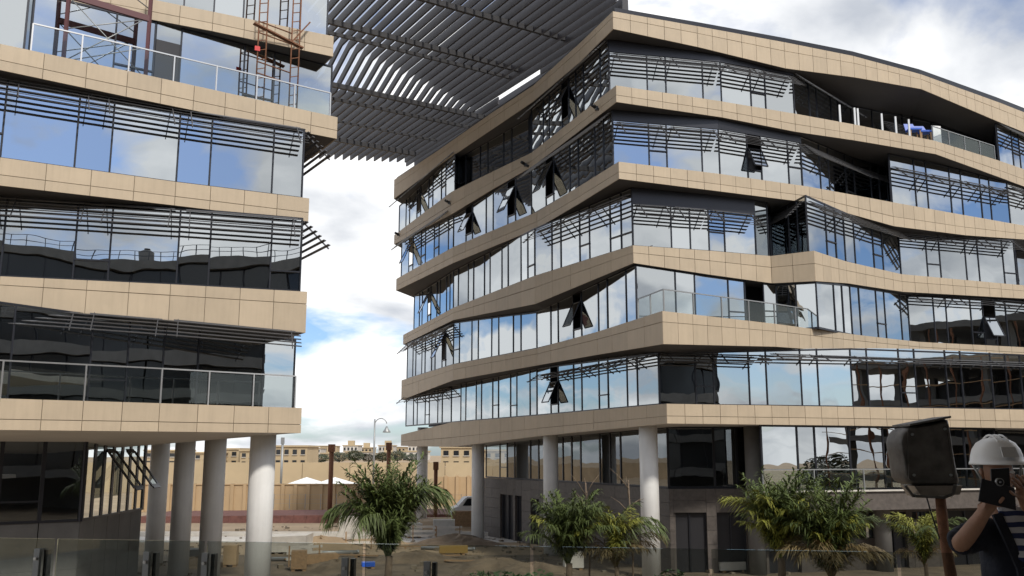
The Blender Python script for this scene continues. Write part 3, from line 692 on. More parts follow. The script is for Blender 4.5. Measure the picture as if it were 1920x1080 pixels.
p = zv(R[6].at(1757, 1.0, DR), Z[6]); t = thing('board', p, 'white panel leaning upright on the top terrace beside blue chairs', 'board'); b = MB(); b.bar(p+V((-.25, 0, .7)), p+V((.35, .1, .7)), .05, 1.35); b.build('sheet', M_WHITE, t)
b = MB(); b.bar(p+V((-.25, .1, 0)), p+V((-.1, .4, 1.1)), .05, .05); b.build('prop', M_WOOD, t)

# ------------------------------------------------------------------ things behind the photographer, seen mirrored in the glass
def plain_building(pts, levels, root, D, mod=3.0, top_rail=True):
    for n, z in enumerate(levels):
        for i in range(len(pts)-1):
            A, B = pts[i], pts[i+1]; nn = out_normal(A, B, D); b = MB()
            w = [zv(A, z-.9), zv(B, z-.9), zv(B, z+.15), zv(A, z+.15)]; b.hexa([x-nn*.4 for x in w], [x+nn*.5 for x in w]); b.build('fascia', M_GREY, root)  # beige stone bands in shade; that shade is put into the dark grey colour
            if n + 1 < len(levels):
                w = [zv(A, z), zv(B, z), zv(B, levels[n+1]-1), zv(A, levels[n+1]-1)]; b = MB(); b.quad(*[x-nn*.35 for x in w]); ww = b.build('window_wall', M_DARKG, root)
                k = max(1, round((B-A).length/mod)); b = MB()
                for j in range(k+1): b.bar(zv(A.lerp(B, j/k)-nn*.3, z), zv(A.lerp(B, j/k)-nn*.3, levels[n+1]-1), .12, .12)
                b.build('mullions', M_FRAME, ww, kind='stuff')
    inner = [p + D*14 for p in pts]; b = MB()
    for i in range(len(pts)-1): b.quad(zv(pts[i], levels[-1]), zv(pts[i+1], levels[-1]), zv(inner[i+1], levels[-1]), zv(inner[i], levels[-1]))
    b.build('roof', M_SLAB, root); b = MB()
    ring = [inner[0]] + list(reversed(inner[1:]))
    b.quad(zv(pts[0], 0), zv(inner[0], 0), zv(inner[0], levels[-1]), zv(pts[0], levels[-1])); b.quad(zv(pts[-1], 0), zv(inner[-1], 0), zv(inner[-1], levels[-1]), zv(pts[-1], levels[-1]))
    for i in range(len(pts)-1): b.quad(zv(inner[i], 0), zv(inner[i+1], 0), zv(inner[i+1], levels[-1]), zv(inner[i], levels[-1]))
    b.build('end_wall', M_GREY, root)
M_DARKG = mat('dark_window', (0.02, 0.022, 0.025), 0.12)
pts = [V(q) for q in ((-34, -50, 0), (-16, -43, 0), (0, -44, 0), (12, -38, 0), (20, -28, 0), (26, -16, 0), (36, -7, 0), (46, 2, 0))]
TB = thing('office_building', (33, -4, 0), 'dark terraced building seen only mirrored in the third-storey glass of the left building', 'building', 'banded office buildings')
plain_building(pts, [4.2, 8.3, 12.3, 16.3, 20.3, 24.3, 28.3], TB, V((.6, -.8, 0)))
rl = thing('roof_railing', (33, -4, 28.4), 'roof railing of the terraced building, seen only mirrored in the glass', 'railing')
for A, B in zip(pts[:-1], pts[1:]):
    k = round((B-A).length/1.6)
    for j in range(k): b = MB(); b.bar(zv(A.lerp(B, j/k), 28.4), zv(A.lerp(B, j/k), 29.7), .08, .08); b.build('post', M_FRAME, rl)
    for z in (29.7, 29.1): b = MB(); b.bar(zv(A, z), zv(B, z), .06, .06); b.build('rail', M_FRAME, rl)
p = V((2, -47, 28.3)); t = thing('water_tank', p, 'round roof tank on the terraced building, seen only mirrored in the glass', 'tank'); b = MB(); b.lathe(p, [(1, 0), (1.05, .2), (1.05, 2.0), (.4, 2.4)], 16); b.build('drum', M_GREY, t)
b = MB(); b.lathe(p+V((0, 0, 2.4)), [(.4, 0), (.4, .2)], 12); b.build('lid', M_BLACK, t)
FBX = thing('building_frame', (66, 30, 0), 'unfinished concrete frame with scaffolding, seen only mirrored at the lower right', 'building')
for x in range(4):
    for y in range(6): b = MB(); b.box((53.5+x*6+y*.6, 20.5+y*6, 0), .7, .7, 13.7 if y < 3 else 17.2, .1); b.build('column', M_GREY, FBX)
for z, ya, yb in ((3.3, 19, 53), (6.8, 19, 53), (10.2, 19, 53), (13.7, 19, 53), (17.2, 34, 53)):
    q = [V((52+(ya-19)*.1, ya, z)), V((80, ya, z)), V((80, yb, z)), V((52+(yb-19)*.1, yb, z))]; b = MB(); b.hexa(q, [v+V((0, 0, .6)) for v in q]); b.build('slab', M_GREY, FBX)
for i in range(15): b = MB(); b.bar(V((51.2+i*.23, 19.5+i*2.3, 0)), V((51.2+i*.23, 19.5+i*2.3, 14+3*(i > 6))), .1, .1); b.build('scaffold_pole', M_RUST, FBX)
for z in (2, 4, 6, 8, 10, 12, 14): b = MB(); b.bar(V((51.2, 19, z)), V((54.5, 52, z)), .3, .08); b.build('scaffold_deck', M_WOOD, FBX)
b = MB(); b.quad((66, 19, 0), (66, 53, 0), (66, 53, 17), (66, 19, 13)); b.build('core_wall', M_CORE, FBX)

# ------------------------------------------------------------------ leaves, trees, palms
def leaf_mat(name, c, var=0.45):
    m = mat(name, c, 0.55, var=var, noise=1.7, objvar=0.12, spec=.3); b = m.node_tree.nodes['Principled BSDF']
    return m
M_PALM = leaf_mat('palm_leaf', (0.075, 0.10, 0.028)); M_PALMY = leaf_mat('palm_leaf_young', (0.22, 0.225, 0.04)); M_PALMD = leaf_mat('palm_leaf_dry', (0.12, 0.09, 0.04))
M_TREE = leaf_mat('tree_leaf', (0.06, 0.075, 0.04)); M_BARK = mat('bark', (0.15, 0.11, 0.075), 0.9, var=0.35, noise=9, bump=.6, bscale=18)
def frond_mesh(name, m, ln, a0, bend, n=46, lw=.017, ll=.58, seed=1, droop=.5):
    rr = random.Random(seed); b = MB(); pts = []; p = V((0, 0, 0)); a = a0; st = ln/26
    for i in range(27):
        pts.append(p.copy()); p = p + V((math.cos(a), rr.uniform(-.02, .02), math.sin(a)))*st; a -= bend/26*(.35 + 1.3*i/26)
    b.tube(pts, [.022*(1-i/28)+.004 for i in range(27)], 5)
    for i in range(n):
        f = .16 + .84*i/(n-1); k = f*25.99; j = int(k); q = pts[j].lerp(pts[j+1], k-j); t = (pts[j+1]-pts[j]).normalized()
        l = ll*(.35 + .65*math.sin(math.pi*min(1, (f*.92+.06))))*rr.uniform(.85, 1.12)
        for s in (-1, 1):
            upv = V((0, 1, 0)).cross(t); d = (V((0, s, 0))*rr.uniform(.45, .9) + t*rr.uniform(.4, 1.0) - upv*rr.uniform(-.55, .35)).normalized()
            w = d.cross(V((0, 0, 1))); w = w.normalized() if w.length > 1e-3 else V((1, 0, 0)); w *= lw*rr.uniform(.8, 1.2)
            m1 = q + d*l*.5 - V((0, 0, droop*.10*l)); e = q + d*l*.92 - V((0, 0, droop*rr.uniform(.2, 1.2)*l))
            b.quad(q-w*.35, m1-w, m1+w, q+w*.35); b.quad(m1-w, e, m1+w)
    me = b.mesh(name); me.materials.append(m); return me
FR = [frond_mesh('frond', M_PALM, 2.2, 1.25, 1.5, seed=s) for s in (1, 2, 3)]
FRY = [frond_mesh('frond', M_PALMY, 2.0, 1.25, 1.5, seed=s, ll=.5) for s in (4, 5)]
FRD = [frond_mesh('frond', M_PALMD, 1.9, .9, 2.2, seed=s, ll=.5) for s in (6, 7)]
FRU = [frond_mesh('frond', M_PALM, 1.9, 1.42, .7, seed=s, ll=.5) for s in (8, 9)]
FRB = [frond_mesh('frond', M_PALM, 2.7, 1.30, 2.7, n=66, seed=s, ll=.6, droop=.95) for s in (10, 11)]
def palm(p, h, label, spec, group='young palms in front of the buildings', r=.11):
    """spec: (frond mesh, azimuth deg, scale, tilt deg)"""
    t = thing('palm_tree', p, label, 'palm', group); b = MB()
    b.tube([p + V((.03*math.sin(i), .03*math.cos(i*1.3), h*i/8)) for i in range(9)], [r*(1.25-.35*i/8) for i in range(9)], 9); b.build('trunk', M_BARK, t)
    for k, (me, az, s, tl) in enumerate(spec):
        o = inst('frond', me, t, p + V((0, 0, h - .05 - .02*(k % 6))), (0, math.radians(tl), math.radians(az)), (s, s, s))
    return t
rp = random.Random(5)
def ring(ms, n, s, tl, az0=0, jit=25): return [(rp.choice(ms), az0 + 360*k/n + rp.uniform(-jit, jit), s*rp.uniform(.82, 1.15), tl + rp.uniform(-9, 9)) for k in range(n)]
def base(px, d): q = at_d(px, 900, d); return V((q.x, q.y, 0))
def hz(py, d): r = ray(960, py); return EYE + r.z*d/r.y
d = 27.0
palm(base(731, d), hz(1042, d), 'dark green palm before the gap, one long frond arching to each side',
     ring(FRU, 34, 1.2, 4) + ring(FR, 16, .66, -26) + ring(FRU, 22, .9, 12) + ring(FRU, 18, 1.42, -2) + [(FRB[0], 172, 1.02, -14), (FRB[1], 186, 1.06, -12), (FRB[0], 178, .98, -8), (FRB[1], 2, 1.22, -26), (FRB[0], -10, 1.18, -28), (FRB[1], 10, 1.12, -22), (FRB[0], 75, 1.0, -12), (FRB[1], 250, 1.0, -4)])
d = 30.0
palm(base(1064, d), hz(1056, d), 'bushy dark palm in front of the second white column', ring(FR, 22, 1.0, -16) + ring(FRU, 26, 1.2, 2) + ring(FR, 20, .9, 0) + ring(FRY, 8, .9, -14))
palm(base(1152, d+.6), hz(1062, d+.6), 'young palm with a bright yellow-green heart between two columns', ring(FRY, 20, 1.0, -26, jit=35) + ring(FRD, 10, .95, -16) + [(FRB[0], 5, 1.0, -20), (FRB[1], -8, .95, -14), (FR[0], -12, 1.1, -30), (FRD[0], 12, 1.2, -22)], r=.08)
d = 26.0
palm(base(1456, d), hz(1046, d), 'wide yellow-green palm beside the dark column', ring(FRY, 24, 1.08, -14) + ring(FR, 20, 1.02, -16) + ring(FRU, 22, 1.3, 0) + ring(FRY, 14, .9, 0))
palm(base(1548, d-1), hz(1084, d-1), 'dense palm with dry brown tips under the terrace', ring(FR, 22, .95, -16) + ring(FRY, 22, 1.0, -20) + ring(FRD, 16, .95, -24) + ring(FRU, 24, 1.35, 0))
palm(base(1722, d+1), hz(1056, d+1), 'small sparse palm left of the rusty post', ring(FRY, 12, .8, -20) + ring(FR, 8, .75, -10) + ring(FRD, 5, .6, -14), r=.06)
def bare_stem(px, py, d, label, s):
    p = at_d(px, py, d); q = V((p.x, p.y, 0)); t = thing('bare_sapling', q, label, 'sapling', 'leafless saplings'); b = MB(); rr = random.Random(s)
    top = V((p.x, p.y, p.z)); b.tube([q, q.lerp(top, .5)+V((.1, 0, 0)), top], [.04, .03, .02], 6); b.build('trunk', M_BARK, t)
    for k in range(5):
        b = MB(); st = q.lerp(top, rr.uniform(.78, 1)); e = st + V((rr.uniform(-1, 1)*.6, rr.uniform(-.3, .3), rr.uniform(.25, .8))); b.tube([st, st.lerp(e, .5)+V((0, 0, .06)), e], [.018, .012, .006], 5); b.build('branch', M_BARK, t)
bare_stem(1178, 900, 31, 'leafless sapling just left of the middle white column', 1); bare_stem(1098, 905, 31.5, 'leafless sapling behind the bushy dark palm', 3)

def clump_mesh(n, seed, m, size=.5):
    rr = random.Random(seed); b = MB()
    for _ in range(n):
        v = V((rr.gauss(0, 1), rr.gauss(0, 1), rr.gauss(0, 1))).normalized()*rr.uniform(.3, 1)**.5*V((1, 1, 1)).length/1.732
        a = V((rr.gauss(0, 1), rr.gauss(0, 1), rr.gauss(0, .6))).normalized(); c = a.orthogonal().normalized(); k = size*rr.uniform(.6, 1.3)*.3
        b.quad(v-a*k, v+c*k*.5, v+a*k, v-c*k*.5)
    me = b.mesh('crown'); me.materials.append(m); return me
CR = [clump_mesh(1500, s, M_TREE, .30) for s in (1, 2, 3)]
def tree(p, h, r, label, k, group='far trees above the wall'):
    t = thing('tree', p, label, 'tree', group); b = MB(); b.tube([p, p+V((.1, 0, h*.35)), p+V((0, 0, h*.75))], [.16, .12, .05], 7); b.build('trunk', M_BARK, t)
    inst('crown', CR[k % 3], t, p+V((0, 0, h*.62)), (0, 0, k*1.3), (r, r, h*.40))

# ------------------------------------------------------------------ background seen through the gap
def gnd(px, py): return at_z(px, py, 0)
bw = thing('boundary_wall', base(560, 100), 'long beige boundary wall with pilasters behind the left columns', 'wall', 'beige boundary walls')
xa, xb = base(255, 101).x, base(765, 98).x; k = 22
for i in range(k):
    u0, u1 = xa+(xb-xa)*i/k, xa+(xb-xa)*(i+1)/k; y = 100; hgt = 2.75
    b = MB(); b.box(((u0+u1)/2, y, 0), u1-u0-.3, .3, hgt); b.build('wall_panel', M_CREAM, bw); b = MB(); b.box((u1, y-.06, 0), .36, .5, hgt+.12); b.build('pilaster', M_CREAM, bw)
b = MB(); b.box(((xa+xb)/2, y, hgt), xb-xa, .5, .12); b.build('coping', M_CREAM, bw)
bw = thing('boundary_wall', base(850, 112), 'taller beige boundary wall with pilasters behind the white van', 'wall', 'beige boundary walls')
xa, xb = base(815, 112).x, base(985, 112).x; k = 8
for i in range(k):
    u0, u1 = xa+(xb-xa)*i/k, xa+(xb-xa)*(i+1)/k; b = MB(); b.box(((u0+u1)/2, 112, 0), u1-u0-.3, .3, 3.3); b.build('wall_panel', M_CREAM, bw); b = MB(); b.box((u1, 111.9, 0), .36, .5, 3.45); b.build('pilaster', M_CREAM, bw)
bw = thing('retaining_wall', base(600, 150), 'plain upper beige wall on higher ground behind the boundary wall', 'wall')
for i in range(14):
    u = -78+i*7.5; b = MB(); b.box((u+3.7, 150+.1*(i % 2), 0), 7.4, .5, 4.6); b.build('wall_panel', M_CREAM2, bw)
tr = MB(); tr.hexa([V((-150, 152, -.5)), V((150, 152, -.5)), V((150, 420, -.5)), V((-150, 420, -.5))], [V((-150, 152, 3.5)), V((150, 152, 3.5)), V((150, 420, 5)), V((-150, 420, 5))]); o = tr.build('terrain', M_SAND); o['kind'] = 'structure'
def house(px0, px1, pytop, d, label, floors=2, win=3, m=None, z0=3.4):
    a, c = base(px0, d).x, base(px1, d).x; zt = hz(pytop, d); t = thing('house', V(((a+c)/2, d, z0)), label, 'house', 'far beige houses'); b = MB(); b.box(((a+c)/2, d+5, z0), c-a, 10, zt-z0); b.build('wall', m or M_CREAM2, t)
    b = MB(); b.box(((a+c)/2, d+5, zt), (c-a)+.5, 10.5, .3); b.build('roof', M_CREAM2, t)
    if rnd.random() < .6: b = MB(); b.box((a+(c-a)*rnd.uniform(.25, .7), d+4, zt+.3), 2.2, 2.2, 1.6); b.build('stair_head', M_CREAM2, t)
    fh = (zt-z0)/floors
    for f in range(floors):
        for w in range(win):
            x = a+(c-a)*(w+.5)/win; z = z0+fh*f+fh*.3; b = MB(); b.box((x, d-.02, z), min(1.5, (c-a)/win*.5), .12, fh*.45); o = b.build('window', M_DARKG, t); b = MB(); b.box((x, d-.08, z-.14), min(1.8, (c-a)/win*.6), .22, .12); b.build('sill', M_CONC, o)
house(512, 574, 838, 170, 'yellow house left in the gap between the buildings', 2, 4)
house(448, 505, 846, 176, 'beige house behind the rightmost left-hand column', 2, 4)
house(395, 445, 843, 182, 'beige house between the two rightmost left-hand columns', 2, 3)
house(345, 392, 850, 172, 'beige house between the two middle left-hand columns', 2, 3)
house(268, 330, 846, 186, 'beige house beside the leftmost white column', 2, 3)
house(826, 884, 840, 158, 'beige house with dark windows behind the right end of the palm', 2, 3)
house(888, 960, 846, 165, 'beige house behind the stone-based ground floor', 2, 4)
house(600, 640, 851, 250, 'distant pale house behind the rusty poles', 2, 3); house(645, 690, 848, 265, 'distant pale house left of the street lamp', 2, 3, M_CONC); house(705, 748, 852, 255, 'distant pale house right of the street lamp', 2, 3); house(752, 800, 847, 262, 'distant pale house under the right building corner', 2, 4, M_CONC)
for k, (px, py, d, lb) in enumerate(((585, 841, 330, 'tiny hillside house just right of the yellow house'), (612, 837, 345, 'tiny hillside house behind the left rusty pole'), (655, 836, 335, 'tiny hillside house left of the street lamp'), (682, 840, 350, 'tiny hillside house touching the street lamp'), (722, 836, 340, 'tiny hillside house right of the street lamp'), (745, 839, 355, 'tiny hillside house above the palm'), (778, 836, 330, 'tiny hillside house at the right building edge'))):
    house(px-14, px+14, py, d, lb, 2, 4, (M_CONC, M_CREAM2)[k % 2], z0=4.2)
names = ['far tree left of the rusty pole', 'far tree just right of the rusty pole', 'far tree left of the street lamp', 'far tree at the street lamp foot', 'far tree right of the street lamp', 'far tree above the palm centre', 'far tree near the right building edge', 'far tree beside the yellow house', 'far tree between the left-hand columns']
for k, px in enumerate((600, 634, 664, 690, 716, 744, 772, 578, 430)): tree(V((base(px, 200+k*4).x, 200+k*4, 3.6)), 2.3+.4*(k % 3), 2.0, names[k], k)
for k, (x, y) in enumerate(((60, 12), (70, 4), (84, 12), (95, 40))): tree(V((x, y, 0)), 5+k, 3.2, ('nearest', 'second', 'third', 'farthest')[k]+' leafy tree seen only mirrored at the lower right', k, 'mirrored trees')
# low red-brown brick bank, kerb and path
bk = thing('brick_bank', base(640, 84), 'low red-brown brick retaining strip in front of the beige wall', 'wall')
xa, xb = base(262, 84).x, base(985, 84).x
for i in range(30):
    u0, u1 = xa+(xb-xa)*i/30+.01, xa+(xb-xa)*(i+1)/30-.01; z = .75+.35*i/30
    b = MB(); b.hexa([V((u0, 84, 0)), V((u1, 84, 0)), V((u1, 92, 0)), V((u0, 92, 0))], [V((u0, 84.5, z*.7)), V((u1, 84.5, z*.7)), V((u1, 92, z*.75)), V((u0, 92, z*.75))]); b.build('brick_section', M_BRICK, bk)
kb = MB(); kb.box((base(560, 71).x, 71, 0), 46, .5, .3); o = kb.build('kerb', M_CONC); o['kind'] = 'structure'
pv = MB(); pv.quad((-30, 66, .006), (25, 66, .006), (25, 70.7, .006), (-30, 70.7, .006)); o = pv.build('path', M_CONC); o['kind'] = 'structure'
fn = thing('mesh_fence', base(600, 96), 'thin post-and-wire fence in front of the beige wall', 'fence')
for i in range(16): x = base(520, 96).x + i*1.55; b = MB(); b.bar(V((x, 95, .6)), V((x, 95, 2.0)), .05, .05); b.build('post', M_STEELD, fn)
for z in (1.1, 1.5, 1.95): b = MB(); b.bar(V((base(520, 96).x, 95, z)), V((base(520, 96).x+15*1.55, 95, z)), .015, .015); b.build('wire', M_STEELD, fn)
def pole(px, top, d, r, label, m=M_RUST, basez=0.0):
    p = base(px, d); t = thing('pole', V((p.x, d, basez)), label, 'pole', 'rusty poles'); h = hz(top, d); b = MB(); b.tube([V((p.x, d, basez)), V((p.x, d, h))], r, 8); b.build('shaft', m, t)
    b = MB(); b.box((p.x, d, basez), r*4, r*4, .12); b.build('base_plate', m, t); b = MB(); b.box((p.x, d, h-.6), r*2.6, r*2.6, .7); b.build('cap', m, t)
pole(620, 835, 88, .22, 'tall rusty pole left of the palm'); pole(728, 832, 90, .2, 'tall rusty pole behind the palm'); pole(817, 868, 84, .17, 'rusty pole between palm and white column')
def lamp(px, top, d, label, s=1.0):
    p = base(px, d); h = hz(top, d); t = thing('street_lamp', V((p.x, d, 0)), label, 'street lamp', 'street lamps'); b = MB(); b.tube([V((p.x, d, 0)), V((p.x, d, h*.6)), V((p.x, d, h))], [.14, .11, .09], 8); b.build('post', M_STEELD, t)
    c = V((p.x, d, h-.25)); b = MB(); b.tube([c + V((s*(.75-.75*math.cos(a)), 0, .85*math.sin(a)-.5)) for a in [math.pi*k/12 for k in range(12)]], .05, 6); b.build('arm', M_STEELD, t)
    b = MB(); b.lathe(c + V((s*1.47, 0, -1.35)), [(.48, 0), (.46, .12), (.2, .5), (.1, .75)], 14); b.build('lamp_head', M_STEELD, t)
lamp(700, 786, 115, 'grey street lamp with curved arm between the two buildings')
p = base(528, 100); 
pole(527, 822, 104, .13, 'grey pole just right of the rightmost left-hand column', M_STEELD)
for k, (px, w) in enumerate(((575, 5.0), (628, 5.5))):
    c = base(px, 118); t = thing('tent', V((c.x, 118, 0)), ('white tent roof left of the rusty pole' if k == 0 else 'white tent roof right of the rusty pole'), 'tent', 'white tents'); b = MB(); z = hz(910, 118); a = V((c.x, 118, z+1.0)); q = [V((c.x-w/2, 115, z)), V((c.x+w/2, 115, z)), V((c.x+w/2, 121, z)), V((c.x-w/2, 121, z))]
    for i in range(4): b.quad(q[i], q[(i+1) % 4], a)
    b.build('canopy', M_WHITE, t)
    for c4 in q: b = MB(); b.bar(V((c4.x, c4.y, 0)), c4, .08, .08); b.build('leg', M_STEELD, t)
# van
def van(p, rz, label):
    t = thing('parked_van', p, label, 'van'); ca, sa = math.cos(rz), math.sin(rz); T = lambda x, y, z: p + V((x*ca-y*sa, x*sa+y*ca, z))
    prof = [(-2.2, .35), (-2.25, .95), (-1.75, 1.12), (-1.05, 1.85), (2.1, 1.9), (2.25, .9), (2.2, .35)]; b = MB(); n = len(prof)
    lo = [T(x, -.82, z) for x, z in prof]; hi = [T(x, .82, z) for x, z in prof]; b.quad(*lo); b.quad(*reversed(hi))
    for i in range(n): b.quad(lo[i], hi[i], hi[(i+1) % n], lo[(i+1) % n])
    body = b.build('body', M_WHITE, t)
    b = MB(); b.quad(T(-1.73, -.7, 1.16), T(-1.12, -.7, 1.8), T(-1.12, .7, 1.8), T(-1.73, .7, 1.16)); o = b.build('windscreen', M_DARKG, t); o.location = V((-.02*ca, -.02*sa, .015))
    for x0, x1 in ((-1.35, -.5), (-.4, .7), (.8, 1.9)):
        for s in (-1, 1): b = MB(); b.quad(T(x0+(.3 if x0 < -1 else 0), s*.835, 1.72), T(x1, s*.835, 1.72), T(x1, s*.835, 1.15), T(x0-.1, s*.835, 1.15)); b.build('window', M_DARKG, t)
    for x in (-1.4, 1.45):
        for s in (-1, 1): b = MB(); b.tube([T(x, s*.62, .33), T(x, s*.86, .33)], .33, 16); w = b.build('wheel', M_BLACK, t); b = MB(); b.tube([T(x, s*.80, .33), T(x, s*.875, .33)], .19, 12); b.build('rim', M_STEEL, w)
    for s in (-1, 1): b = MB(); b.box(T(-2.24, s*.6, .72), .06, .3, .2, rz); b.build('headlight', M_STEEL, t)
    b = MB(); b.box(T(-2.27, 0, .38), .12, 1.6, .22, rz); b.build('bumper', M_STEELD, t)
van(V((base(896, 80).x, 80, 0.6)), .25, 'small white van parked by the column at the far road')
g2 = MB(); g2.hexa([V((base(835, 80).x-3, 76, -.2)), V((base(1000, 80).x+6, 76, -.2)), V((base(1000, 80).x+6, 82.4, -.2)), V((base(835, 80).x-3, 82.4, -.2))], [V((base(835, 80).x-2, 77.5, .595)), V((base(1000, 80).x+6, 77.5, .595)), V((base(1000, 80).x+6, 82.4, .595)), V((base(835, 80).x-2, 82.4, .595))]); o = g2.build('earth_bank', M_SAND); o['kind'] = 'structure'
# building-site clutter
def block(px, py, w, dp, h, label, m, rz=0.0, cat='block', grp='site clutter', name='concrete_block'):
    p = gnd(px, py); t = thing(name, p, label, cat, grp); b = MB(); b.box(p + V((0, 0, .12)), w, dp, h, rz); b.build('slab', m, t)
    for s in (-1, 1): b = MB(); b.box(p + V((s*w*.35*math.cos(rz), s*w*.35*math.sin(rz), 0)), .18, dp*.9, .12, rz); b.build('bearer', M_WOOD, t)
block(540, 1036, 3.0, 2.0, .35, 'stack of pale concrete slabs right of the front left-hand column', M_CONC, .15)
p = gnd(540, 1036)
t = thing('slab_stack', p + V((0, 0, .47)), 'wide pale slab lying on the concrete stack by the left columns', 'slab'); b = MB(); b.hexa([p+V((-1.5, -1, .47)), p+V((1.3, -1, .47)), p+V((1.3, 1, .47)), p+V((-1.5, 1, .47))], [p+V((-1.7, -1.1, 1.0)), p+V((1.3, -1.1, 1.1)), p+V((1.3, 1.1, 1.1)), p+V((-1.7, 1.1, 1.0))]); b.build('slab', M_CONC, t)
block(655, 1012, 1.4, 1.2, 1.5, 'pale cardboard-coloured pallet stack left of the palm', M_CONC, .1); block(775, 1008, 1.1, 1, .9, 'pale block right behind the palm', M_CONC, .3)
block(832, 1003, 1.6, 1, 1.0, 'pale concrete block left of the van', M_CONC, .1); block(866, 992, 1.5, 1.2, 1.3, 'tan crate below the white van', M_WOOD, 0); block(600, 1060, 1.8, .8, .5, 'dark timber bundle near the front left-hand column', M_WOOD, .4)
block(560, 1070, .8, .8, .9, 'brown crate by the front left-hand column', M_WOOD, .2); block(690, 1066, .7, .5, .22, 'blue tarpaulin bundle in front of the palm', M_BLUE, .2)
block(850, 1040, 1.7, .7, .4, 'yellow generator left of the stone-based corner', mat('yellow_paint', (.30, .19, .05), .7), .1); block(350, 1050, 1.4, 1.2, .5, 'grey block between left-hand columns', M_GREY, .2); block(432, 1062, .7, .7, 1.0, 'tan drum-sized crate between left-hand columns', M_CREAM, .1)
block(1075, 1068, 1.0, .7, .8, 'pale block below the bushy palm', M_CONC, .1); block(1370, 1072, 1.6, .8, .4, 'pale rubble slab left of the wide palm', M_CONC, .3)
# low shrubs behind the front balustrade
SH = [clump_mesh(420, s, leaf_mat('shrub_leaf', (0.045, 0.09, 0.03)), .42) for s in (21, 22)]
for k, (px, py, r, lb) in enumerate(((945, 1066, .9, 'low green shrub at the foot of the stone corner'), (1010, 1052, .8, 'low green shrub behind the bushy palm'), (900, 1074, .6, 'small shrub left of the stone corner'), (1260, 1072, .7, 'low shrub right of the middle column'))):
    p = at_d(px, py, 38); q = V((p.x, p.y, 0)); t = thing('shrub', q, lb, 'shrub', 'low shrubs'); b = MB(); b.tube([q, q+V((0, 0, 1.0))], [.05, .03], 6); b.build('stem', M_BARK, t); inst('foliage', SH[k % 2], t, q+V((0, 0, .75)), (0, 0, k), (r*1.3, r, .75))

# soil heaps, planks, rubble over the site
def heap(px, py, r, h, label, s, m=None):
    p = gnd(px, py); t = thing('soil_heap', p, label, 'heap', 'soil heaps'); rr = random.Random(s); b = MB(); K, J = 18, 7; ph = [rr.uniform(0, 6.28) for _ in range(6)]
    for j in range(J+1):
        for k in range(K):
            a = 6.283*k/K; f = j/J; q = r*(1-f)*(1+.16*math.sin(2*a+ph[0])+.1*math.sin(5*a+ph[1]))
            b.v.append((p.x+q*math.cos(a)*1.5, p.y+q*math.sin(a), -.05+h*math.sin(f*1.57)**1.2*(1+.14*math.sin(3*a+ph[2]+f*4))+rr.uniform(-.05, .05)))
    for j in range(J):
        for k in range(K): b.f.append((j*K+k, j*K+(k+1) % K, (j+1)*K+(k+1) % K, (j+1)*K+k))
    o = b.build('mound', m or M_SAND, t)
M_SOILD = mat('dark_soil', (0.165, 0.125, 0.085), .95, var=.5, noise=.9, bump=1.0, bscale=5)
heap(600, 1030, 2.2, .8, 'sandy soil heap right of the concrete stack', 1); heap(690, 1022, 1.8, .6, 'sandy soil heap behind the central palm', 2); heap(860, 1022, 2.0, .7, 'dark soil heap left of the stone corner', 3, M_SOILD); heap(780, 1052, 1.7, .55, 'dark soil heap right of the central palm', 4, M_SOILD)
heap(630, 1068, 1.6, .5, 'dark soil heap left of the central palm', 5, M_SOILD); heap(370, 1062, 1.3, .5, 'low soil heap between the left-hand columns', 6); heap(930, 1068, 1.6, .6, 'dark soil heap at the foot of the stone corner', 7, M_SOILD); heap(1000, 1072, 1.5, .5, 'dark soil heap below the bushy palm', 8, M_SOILD)
rr = random.Random(11)
for k, (px, py, ln, rz, lb) in enumerate(((585, 1050, 3.2, .5, 'plank lying right of the concrete stack'), (670, 1045, 2.6, -.3, 'plank lying left of the central palm'), (815, 1046, 3.0, .2, 'plank lying left of the yellow generator'), (890, 1056, 3.4, -.1, 'orange-brown plank at the foot of the stone corner'), (760, 1028, 2.8, .1, 'plank lying behind the central palm'))):
    p = gnd(px, py); t = thing('plank', p, lb, 'plank', 'loose planks'); b = MB(); b.box(p+V((0, 0, .1)), ln, .25, .06, rz); b.build('board', M_WOOD, t); b = MB(); b.box(p, .12, .5, .1, rz); b.build('batten', M_WOOD, t)
b = MB()
for _ in range(1300):
    x, y = rr.uniform(-22, 14), rr.uniform(33, 80); s = rr.uniform(.04, .22)*rr.choice((.6, 1, 1.3)); b.box((x, y, -.02), s*rr.uniform(.7, 1.6), s, s*rr.uniform(.4, .9), rr.uniform(0, 3))
o = b.build('rubble', mat('rubble_stone', (.20, .165, .12), .95, var=.4, noise=.8), kind='stuff'); tag(o, 'scattered stones and rubble on the sandy building site', 'rubble')
b = MB(); b.quad((-24, 20, .004), (40, 20, .004), (40, 58, .004), (-24, 58, .004)); o = b.build('site_soil', M_SOILD); o['kind'] = 'structure'

